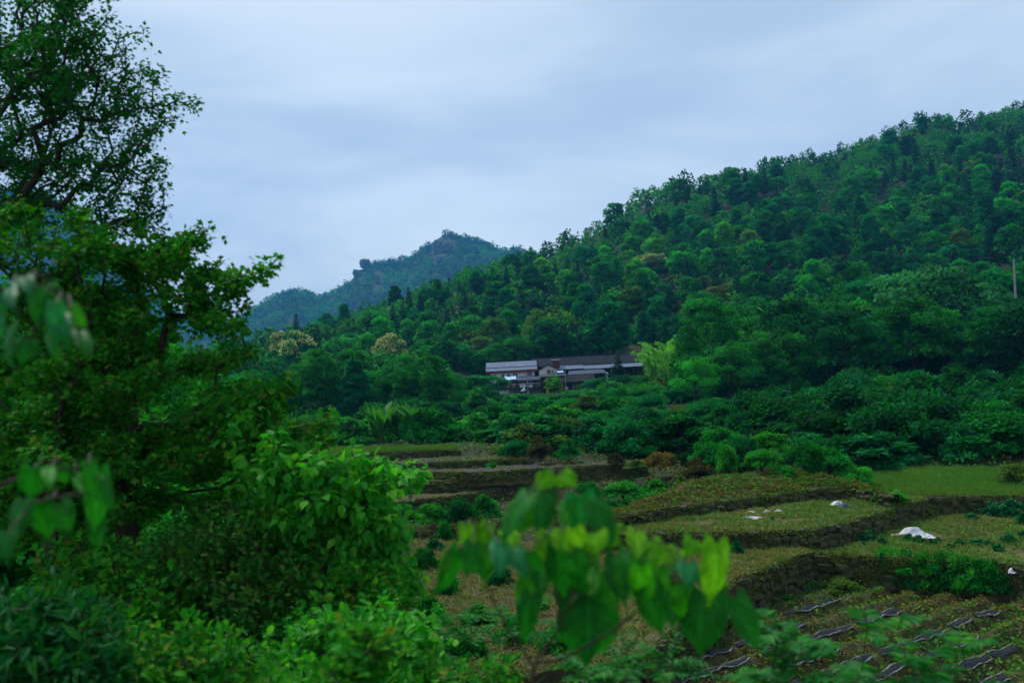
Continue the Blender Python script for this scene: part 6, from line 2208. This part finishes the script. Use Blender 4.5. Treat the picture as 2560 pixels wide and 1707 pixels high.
# ------------------------------------------------------------------ big-leaved saplings close to the camera
def heart_leaf(seed):
    """unit-long heart-shaped blade with a folded, drooping midrib"""
    r = np.random.default_rng(seed)
    m, n = 13, 11
    V = []
    for j in range(m):
        t = j / (m - 1)
        w = 0.46 * (math.sin(math.pi * min(1, t * 0.9 + 0.1)) ** 0.62) * (1 - t ** 3.2) ** 0.8 + 0.001
        if t > 0.72:
            w *= 1 - 0.45 * math.sin((t - 0.72) / 0.28 * math.pi) * 0.8
        if t < 0.25:
            w = max(w, 0.3 + 0.16 * math.sin(t / 0.25 * math.pi / 2))
        for i in range(n):
            s = -1 + 2 * i / (n - 1)
            y = t - 0.17 * (abs(s) ** 0.8) * (1 - t) ** 3 * (1 if abs(s) > 0.05 else 0)
            if t == 0:
                y -= 0.0
            z = -0.16 * s * s * w * 2 + 0.3 * abs(s) * w - 0.3 * t * t + 0.1 * t + 0.02 * math.sin(t * 22 - abs(s) * 6) * abs(s) + 0.05 * math.sin(s * 2.6 + seed * 2 + t * 3) * t
            V.append((s * w, y, z))
    T = [(j * n + i, j * n + i + 1, (j + 1) * n + i + 1, (j + 1) * n + i) for j in range(m - 1) for i in range(n - 1)]
    return np.array(V), np.array(T)


M_big = {'young': leaf_mat('young_big_leaf', ramp=[(0, (0.085, 0.29, 0.01)), (1, (0.13, 0.35, 0.014))], trans=0.45, rough=0.5, veins=True),
         'mid': leaf_mat('mid_big_leaf', ramp=[(0, (0.02, 0.2, 0.008)), (1, (0.045, 0.26, 0.01))], trans=0.45, rough=0.5, spec=0.15, veins=True),
         'dark': leaf_mat('dark_big_leaf', ramp=[(0, (0.006, 0.115, 0.01)), (1, (0.012, 0.155, 0.012))], trans=0.42, rough=0.5, spec=0.14, veins=True),
         'blue': leaf_mat('glossy_big_leaf', ramp=[(0, (0.008, 0.14, 0.04)), (1, (0.012, 0.17, 0.05))], trans=0.35, rough=0.48, spec=0.16, veins=True)}
def vein_attr(me):
    # across-blade and along-blade coordinates of each point, for the veins
    me.attributes.new('across', 'FLOAT', 'POINT').data.foreach_set('value', np.tile(np.linspace(-1, 1, 11), 13).astype(np.float32))
    me.attributes.new('along', 'FLOAT', 'POINT').data.foreach_set('value', np.repeat(np.linspace(0, 1, 13), 11).astype(np.float32))
    return me


def add_veins(m):
    nt = m.node_tree
    L = nt.links
    ac, al = nd(nt, 'ShaderNodeAttribute', attribute_name='across'), nd(nt, 'ShaderNodeAttribute', attribute_name='along')
    ab = nd(nt, 'ShaderNodeMath', operation='ABSOLUTE')
    L.new(ac.outputs['Fac'], ab.inputs[0])
    s1 = nd(nt, 'ShaderNodeMath', operation='MULTIPLY', i_1=-0.32)
    L.new(ab.outputs[0], s1.inputs[0])
    s2 = nd(nt, 'ShaderNodeMath', operation='ADD')
    L.new(al.outputs['Fac'], s2.inputs[0])
    L.new(s1.outputs[0], s2.inputs[1])
    s3 = nd(nt, 'ShaderNodeMath', operation='MULTIPLY', i_1=6.5)
    L.new(s2.outputs[0], s3.inputs[0])
    pp_ = nd(nt, 'ShaderNodeMath', operation='PINGPONG', i_1=0.5)
    L.new(s3.outputs[0], pp_.inputs[0])
    v1 = nd(nt, 'ShaderNodeMapRange', i_1=0.0, i_2=0.09, i_3=1.0, i_4=0.0)
    L.new(pp_.outputs[0], v1.inputs[0])
    v2 = nd(nt, 'ShaderNodeMapRange', i_1=0.0, i_2=0.09, i_3=1.0, i_4=0.0)
    L.new(ab.outputs[0], v2.inputs[0])
    mx = nd(nt, 'ShaderNodeMath', operation='MAXIMUM')
    L.new(v1.outputs[0], mx.inputs[0])
    L.new(v2.outputs[0], mx.inputs[1])
    amp = nd(nt, 'ShaderNodeMath', operation='MULTIPLY_ADD', i_1=0.75, i_2=1.0)
    L.new(mx.outputs[0], amp.inputs[0])
    tc = nd(nt, 'ShaderNodeTexCoord')
    n1 = nd(nt, 'ShaderNodeTexNoise', i_Scale=3.5, i_Detail=4.0)
    L.new(tc.outputs['Object'], n1.inputs['Vector'])
    nr = nd(nt, 'ShaderNodeMapRange', i_1=0.3, i_2=0.7, i_3=0.65, i_4=1.35)
    L.new(n1.outputs['Fac'], nr.inputs[0])
    a2 = nd(nt, 'ShaderNodeMath', operation='MULTIPLY')
    L.new(amp.outputs[0], a2.inputs[0])
    L.new(nr.outputs[0], a2.inputs[1])
    rp = next(n for n in nt.nodes if n.type == 'VALTORGB')
    sc = nd(nt, 'ShaderNodeVectorMath', operation='SCALE')
    tgt = [l.to_socket for l in rp.outputs[0].links]
    L.new(rp.outputs[0], sc.inputs[0])
    L.new(a2.outputs[0], sc.inputs['Scale'])
    for t_ in tgt:
        L.new(sc.outputs[0], t_)


for m_ in M_big.values():
    add_veins(m_)
HEART = {k: [vein_attr(np_mesh('leaf', *heart_leaf(i), np.zeros(143), (m,), smooth=True)) for i in range(3)] for k, m in M_big.items()}


def sapling(label, stems, leaves, f, d0, seed, base, wk=1.28):
    """stems: lists of (X, Y, depth) in pixels; leaves: (bx, by, tx, ty, width, tone) crop coordinates through f"""
    r = np.random.default_rng(seed)
    e = new_obj('sapling', None, None, tuple(base))
    b = np.array(base)
    polys = []
    for st, r0, r1 in stems:
        pts = resample([P(*p) for p in st], max(6, len(st) * 4)) if True else None
        polys.append((pts - b, np.linspace(r0, r1, len(pts))))
    tv, tt = tubes(polys, 8)
    new_obj('stem', np_mesh('stem', tv, tt, None, (M_bark,), smooth=True), e)
    sk = np.concatenate([p for p, _ in polys])
    for k, (bx, by, tx, ty, w, tone) in enumerate(leaves):
        d = d0 + r.uniform(-0.22, 0.22)
        B, Tp = f(bx, by), f(tx, ty)
        if tone == 'young':
            an, kk = r.normal(0, 0.5), r.uniform(0.75, 1.25)
            ex, ey = (Tp[0] - B[0]) * kk, (Tp[1] - B[1]) * kk
            Tp = (B[0] + ex * math.cos(an) - ey * math.sin(an), B[1] + ex * math.sin(an) + ey * math.cos(an))
        p0, p1 = np.array(P(B[0], B[1], d)), np.array(P(Tp[0], Tp[1], d - r.uniform(-0.02, 0.1)))
        dv = p1 - p0
        L = np.linalg.norm(dv)
        wide = w * (f(1, 0)[0] - f(0, 0)[0]) * d / F
        toward = np.array([r.normal(0, 0.5), -1.0, r.uniform(0.1, 1.1)])
        x, y, z = frames(dv[None], toward[None])
        o = new_obj('leaf', HEART[tone][k % 3], e)
        sx = wide / 0.9 * wk
        L *= 1.08
        q = p0 - b
        o.matrix_local = Matrix(((x[0, 0] * sx, y[0, 0] * L, z[0, 0] * L, q[0]), (x[0, 1] * sx, y[0, 1] * L, z[0, 1] * L, q[1]), (x[0, 2] * sx, y[0, 2] * L, z[0, 2] * L, q[2]), (0, 0, 0, 1)))
        # petiole to the nearest point of the stem that lies below
        c = sk[np.argmin(np.linalg.norm(sk - q, axis=1) + 0.6 * np.clip(sk[:, 2] - q[2], 0, None))]
        mid = (c + q) / 2 + np.array([0, 0, 0.03])
        pv_, pt_ = tubes([(np.array([c, mid, q]), np.array([0.0035, 0.003, 0.0025]))], 5)
        pe = new_obj('leaf_stalk', np_mesh('leaf_stalk', pv_, pt_, None, (M_stem,), smooth=True), e)
    tag(e, label, 'sapling')
    return e


f7 = lambda x, y: (1060 + x * 0.3741, 1150 + y * 0.3741)
LV = [(800, 100, 775, 200, 85, 'young'), (860, 95, 850, 190, 90, 'young'), (930, 90, 965, 200, 95, 'young'), (890, 120, 900, 215, 80, 'young'),
      (690, 240, 500, 520, 190, 'dark'), (790, 215, 765, 490, 200, 'dark'), (670, 320, 640, 490, 130, 'mid'), (1040, 240, 1065, 480, 210, 'blue'), (1140, 280, 1255, 600, 150, 'dark'), (1285, 420, 1290, 600, 100, 'young'), (960, 290, 930, 445, 95, 'mid'),
      (280, 435, 268, 560, 90, 'young'), (345, 425, 340, 575, 100, 'young'), (430, 430, 432, 560, 100, 'young'), (560, 475, 575, 605, 120, 'young'), (230, 600, 90, 920, 110, 'dark'), (160, 640, 100, 800, 70, 'mid'), (420, 560, 390, 820, 140, 'dark'), (510, 560, 520, 730, 120, 'blue'), (600, 600, 690, 760, 120, 'blue'), (715, 615, 765, 750, 100, 'dark'),
      (835, 490, 812, 645, 140, 'young'), (935, 480, 940, 625, 140, 'young'), (1005, 455, 1045, 570, 110, 'young'), (1150, 490, 1150, 610, 170, 'young'), (1210, 520, 1240, 640, 110, 'young'), (900, 600, 905, 900, 190, 'dark'), (1010, 690, 940, 1080, 210, 'dark'), (1400, 620, 1385, 910, 190, 'mid'), (1290, 640, 1320, 930, 170, 'dark'), (1160, 745, 1150, 865, 95, 'mid'),
      (765, 745, 640, 1000, 170, 'mid'), (720, 900, 650, 1215, 130, 'dark'), (1100, 905, 1100, 1350, 345, 'dark'),
      (1420, 480, 1420, 640, 125, 'young'), (1520, 535, 1560, 650, 100, 'young'), (1625, 600, 1645, 745, 150, 'young'), (1700, 590, 1690, 700, 120, 'young'), (1800, 530, 1790, 655, 115, 'young'), (1950, 560, 2030, 870, 175, 'young'), (1970, 640, 1985, 800, 120, 'dark'), (1600, 810, 1700, 1100, 260, 'dark'), (1490, 820, 1575, 1190, 170, 'dark'), (1650, 700, 1600, 830, 120, 'blue'), (1760, 690, 1780, 830, 120, 'blue'),
      (1870, 890, 1830, 1290, 265, 'dark'), (1850, 720, 1915, 870, 100, 'dark'), (2085, 930, 2235, 1265, 140, 'dark'), (1450, 720, 1430, 880, 130, 'mid'), (820, 620, 760, 860, 170, 'dark'), (470, 520, 440, 700, 120, 'mid'), (330, 560, 300, 760, 120, 'dark'), (1240, 760, 1260, 1000, 170, 'mid'), (1560, 720, 1520, 930, 170, 'mid'), (1720, 820, 1760, 1060, 190, 'mid'), (980, 620, 1020, 860, 170, 'dark'), (1100, 640, 1080, 820, 140, 'mid'), (1920, 760, 1960, 980, 140, 'mid')]
g = lambda x, y, d: (*f7(x, y), d)
ST = [([g(700, 2000, 2.55), g(730, 1700, 2.5), g(728, 1489, 2.5), g(735, 1350, 2.5), g(790, 1290, 2.5), g(900, 1130, 2.5), g(1030, 800, 2.5), g(1110, 620, 2.5), g(1150, 540, 2.5)], 0.0085, 0.0022),
      ([g(735, 1350, 2.5), g(860, 1345, 2.48), g(960, 1310, 2.46), g(1200, 1180, 2.45), g(1420, 1010, 2.45), g(1620, 840, 2.45), g(1740, 680, 2.45)], 0.006, 0.002),
      ([g(735, 1380, 2.5), g(560, 1130, 2.52), g(400, 800, 2.55), g(360, 560, 2.55), g(350, 460, 2.55)], 0.0045, 0.002),
      ([g(900, 1130, 2.5), g(900, 700, 2.55), g(880, 350, 2.55), g(880, 150, 2.55)], 0.0045, 0.002),
      ([g(1620, 840, 2.45), g(1850, 760, 2.42), g(2060, 900, 2.4)], 0.004, 0.0025)]
b7 = P(*f7(700, 2000), 2.55)
sapling('sapling with large heart-shaped drooping leaves and lime tips at bottom centre', ST, LV, f7, 2.48, 7, (b7.x, b7.y, float(ground(b7.x, b7.y)) - 0.1))

f3_ = lambda x, y: (x, y)
LV = [(25, 720, 18, 760, 44, 'blue'), (0, 740, 2, 790, 50, 'dark'), (62, 695, 68, 728, 44, 'blue'), (90, 725, 76, 806, 62, 'dark'), (108, 722, 92, 800, 52, 'dark'), (135, 705, 146, 762, 50, 'dark'), (140, 760, 132, 856, 60, 'blue'), (172, 812, 165, 882, 60, 'dark'), (178, 770, 206, 815, 42, 'mid'), (120, 832, 138, 905, 66, 'dark'), (30, 820, 10, 905, 70, 'dark'), (70, 850, 50, 900, 60, 'dark'), (0, 790, -6, 850, 44, 'blue'), (200, 830, 224, 880, 46, 'dark'), (150, 790, 160, 830, 50, 'blue'),
      (84, 1172, 70, 1250, 66, 'dark'), (100, 1255, 110, 1350, 84, 'dark'), (122, 1170, 124, 1205, 34, 'mid'), (150, 1165, 160, 1210, 40, 'dark'), (222, 1160, 228, 1245, 56, 'dark'), (245, 1180, 236, 1330, 60, 'dark'), (240, 1270, 236, 1372, 50, 'dark'), (262, 1200, 276, 1285, 36, 'dark'), (190, 1190, 205, 1230, 30, 'mid'), (60, 1250, 30, 1330, 80, 'dark'), (150, 1260, 170, 1330, 70, 'dark'), (20, 1330, 5, 1400, 80, 'dark')]
ST = [([(-330, 2300, 2.2), (-300, 1700, 2.2), (-240, 1200, 2.2), (-150, 900, 2.2), (-40, 740, 2.2), (100, 700, 2.2), (170, 760, 2.2)], 0.016, 0.003), ([(-240, 1220, 2.2), (-60, 1230, 2.2), (90, 1180, 2.2), (230, 1165, 2.2)], 0.008, 0.003), ([(60, 1190, 2.2), (130, 1245, 2.2), (240, 1230, 2.2)], 0.004, 0.0025)]
b3 = P(-330, 2300, 2.2)
sapling('two leafy boughs of a big-leaved sapling reaching in from the left edge', ST, LV, f3_, 2.2, 8, (b3.x, b3.y, float(ground(b3.x, b3.y)) - 0.1), 1.0)

r = np.random.default_rng(89)
N = 15000
y = r.uniform(19, 62, N)
x = r.uniform(-0.75, 0.75, N) * y
yb = r.uniform(38, 58, 6000)
xb = r.uniform(-0.25, 0.45, 6000) * yb
x, y = np.concatenate([x, xb]), np.concatenate([y, yb])
N = len(x)
pos = np.repeat(np.stack([x, y, ground(x, y)], -1), 3, 0) + r.normal(0, 0.09, (N * 3, 3)) * np.array([1, 1, 0.1])
M4 = len(pos)
V, T, a = inst(TRI, pos, r.normal(size=(M4, 3)) * np.array([1, 1, 0.2]) + np.array([0, 0, 0.7]), np.array([0, 0, 1.0]) + r.normal(size=(M4, 3)) * 0.5, r.uniform(0.08, 0.24, M4), np.clip(0.5 + 0.25 * np.repeat(nz(x, y, 3, 71), 3) + r.normal(0, 0.12, M4), 0, 0.999))
o = new_obj('grass', np_mesh('grass', V, T, a, (M_moss,)))
tag(o, 'weeds and grass on the slopes between the terraces', 'grass', kind='stuff')
# the near embankment carries short grass and herbs
r = np.random.default_rng(88)
N = 10000
y = r.uniform(1.2, 19, N)
x = r.uniform(-0.75, 0.75, N) * y
ok = r.random(N) < np.where(x > 0.05 * y, 0.75, 1.0)
x, y = x[ok], y[ok]
N = len(x)
pos = np.repeat(np.stack([x, y, ground(x, y)], -1), 4, 0) + r.normal(0, 0.06, (N * 4, 3)) * np.array([1, 1, 0.1])
M4 = len(pos)
V, T, a = inst(NARROW, pos, r.normal(size=(M4, 3)) * np.array([1, 1, 0.2]) + np.array([0, 0, 0.8]), np.array([0, 0, 1.0]) + r.normal(size=(M4, 3)) * 0.5, r.uniform(0.1, 0.34, M4), r.random(M4))
o = new_obj('grass', np_mesh('grass', V, T, a, (M_small,)))
tag(o, 'grass and herbs on the embankment below the camera', 'grass', kind='stuff')

HAZE = 0.0002

# ------------------------------------------------------------------ haze: one even box of air round everything
M_haze, nt, out = mat_new('valley_haze')
pv = nd(nt, 'ShaderNodeVolumePrincipled')
pv.inputs['Color'].default_value = (0.12, 0.5, 1.0, 1)
pv.inputs['Density'].default_value = HAZE
pv.inputs['Anisotropy'].default_value = 0.2
nt.links.new(pv.outputs[0], out.inputs['Volume'])
hb = MB().box(-2300, 2300, -120, 1850, -10, 470).build('haze', M_haze)
tag(hb, 'thin bluish valley haze', kind='stuff')

# ------------------------------------------------------------------ labels that several look-alikes would share get their place in the row
ORD = 'first second third fourth fifth sixth seventh eighth ninth tenth eleventh twelfth thirteenth fourteenth fifteenth sixteenth seventeenth eighteenth nineteenth twentieth'.split()
CARD = 'one two three four five six seven eight nine ten eleven twelve thirteen fourteen fifteen sixteen seventeen eighteen nineteen twenty'.split()
by = {}
for o in COL.objects:
    if o.parent is None and 'label' in o and 'category' in o:
        by.setdefault(o['label'], []).append(o)
for lab, lst in by.items():
    if len(lst) > 1:
        lst.sort(key=lambda o: proj(o.location.x, max(o.location.y, 0.3), o.location.z)[0])
        for k, o in enumerate(lst[:20]):
            t = f"{ORD[k]} of {CARD[min(len(lst), 20) - 1]} from left" if len(lst) <= 20 else f"{ORD[k]} from left"
            o['label'] = f"{lab}, {t}"
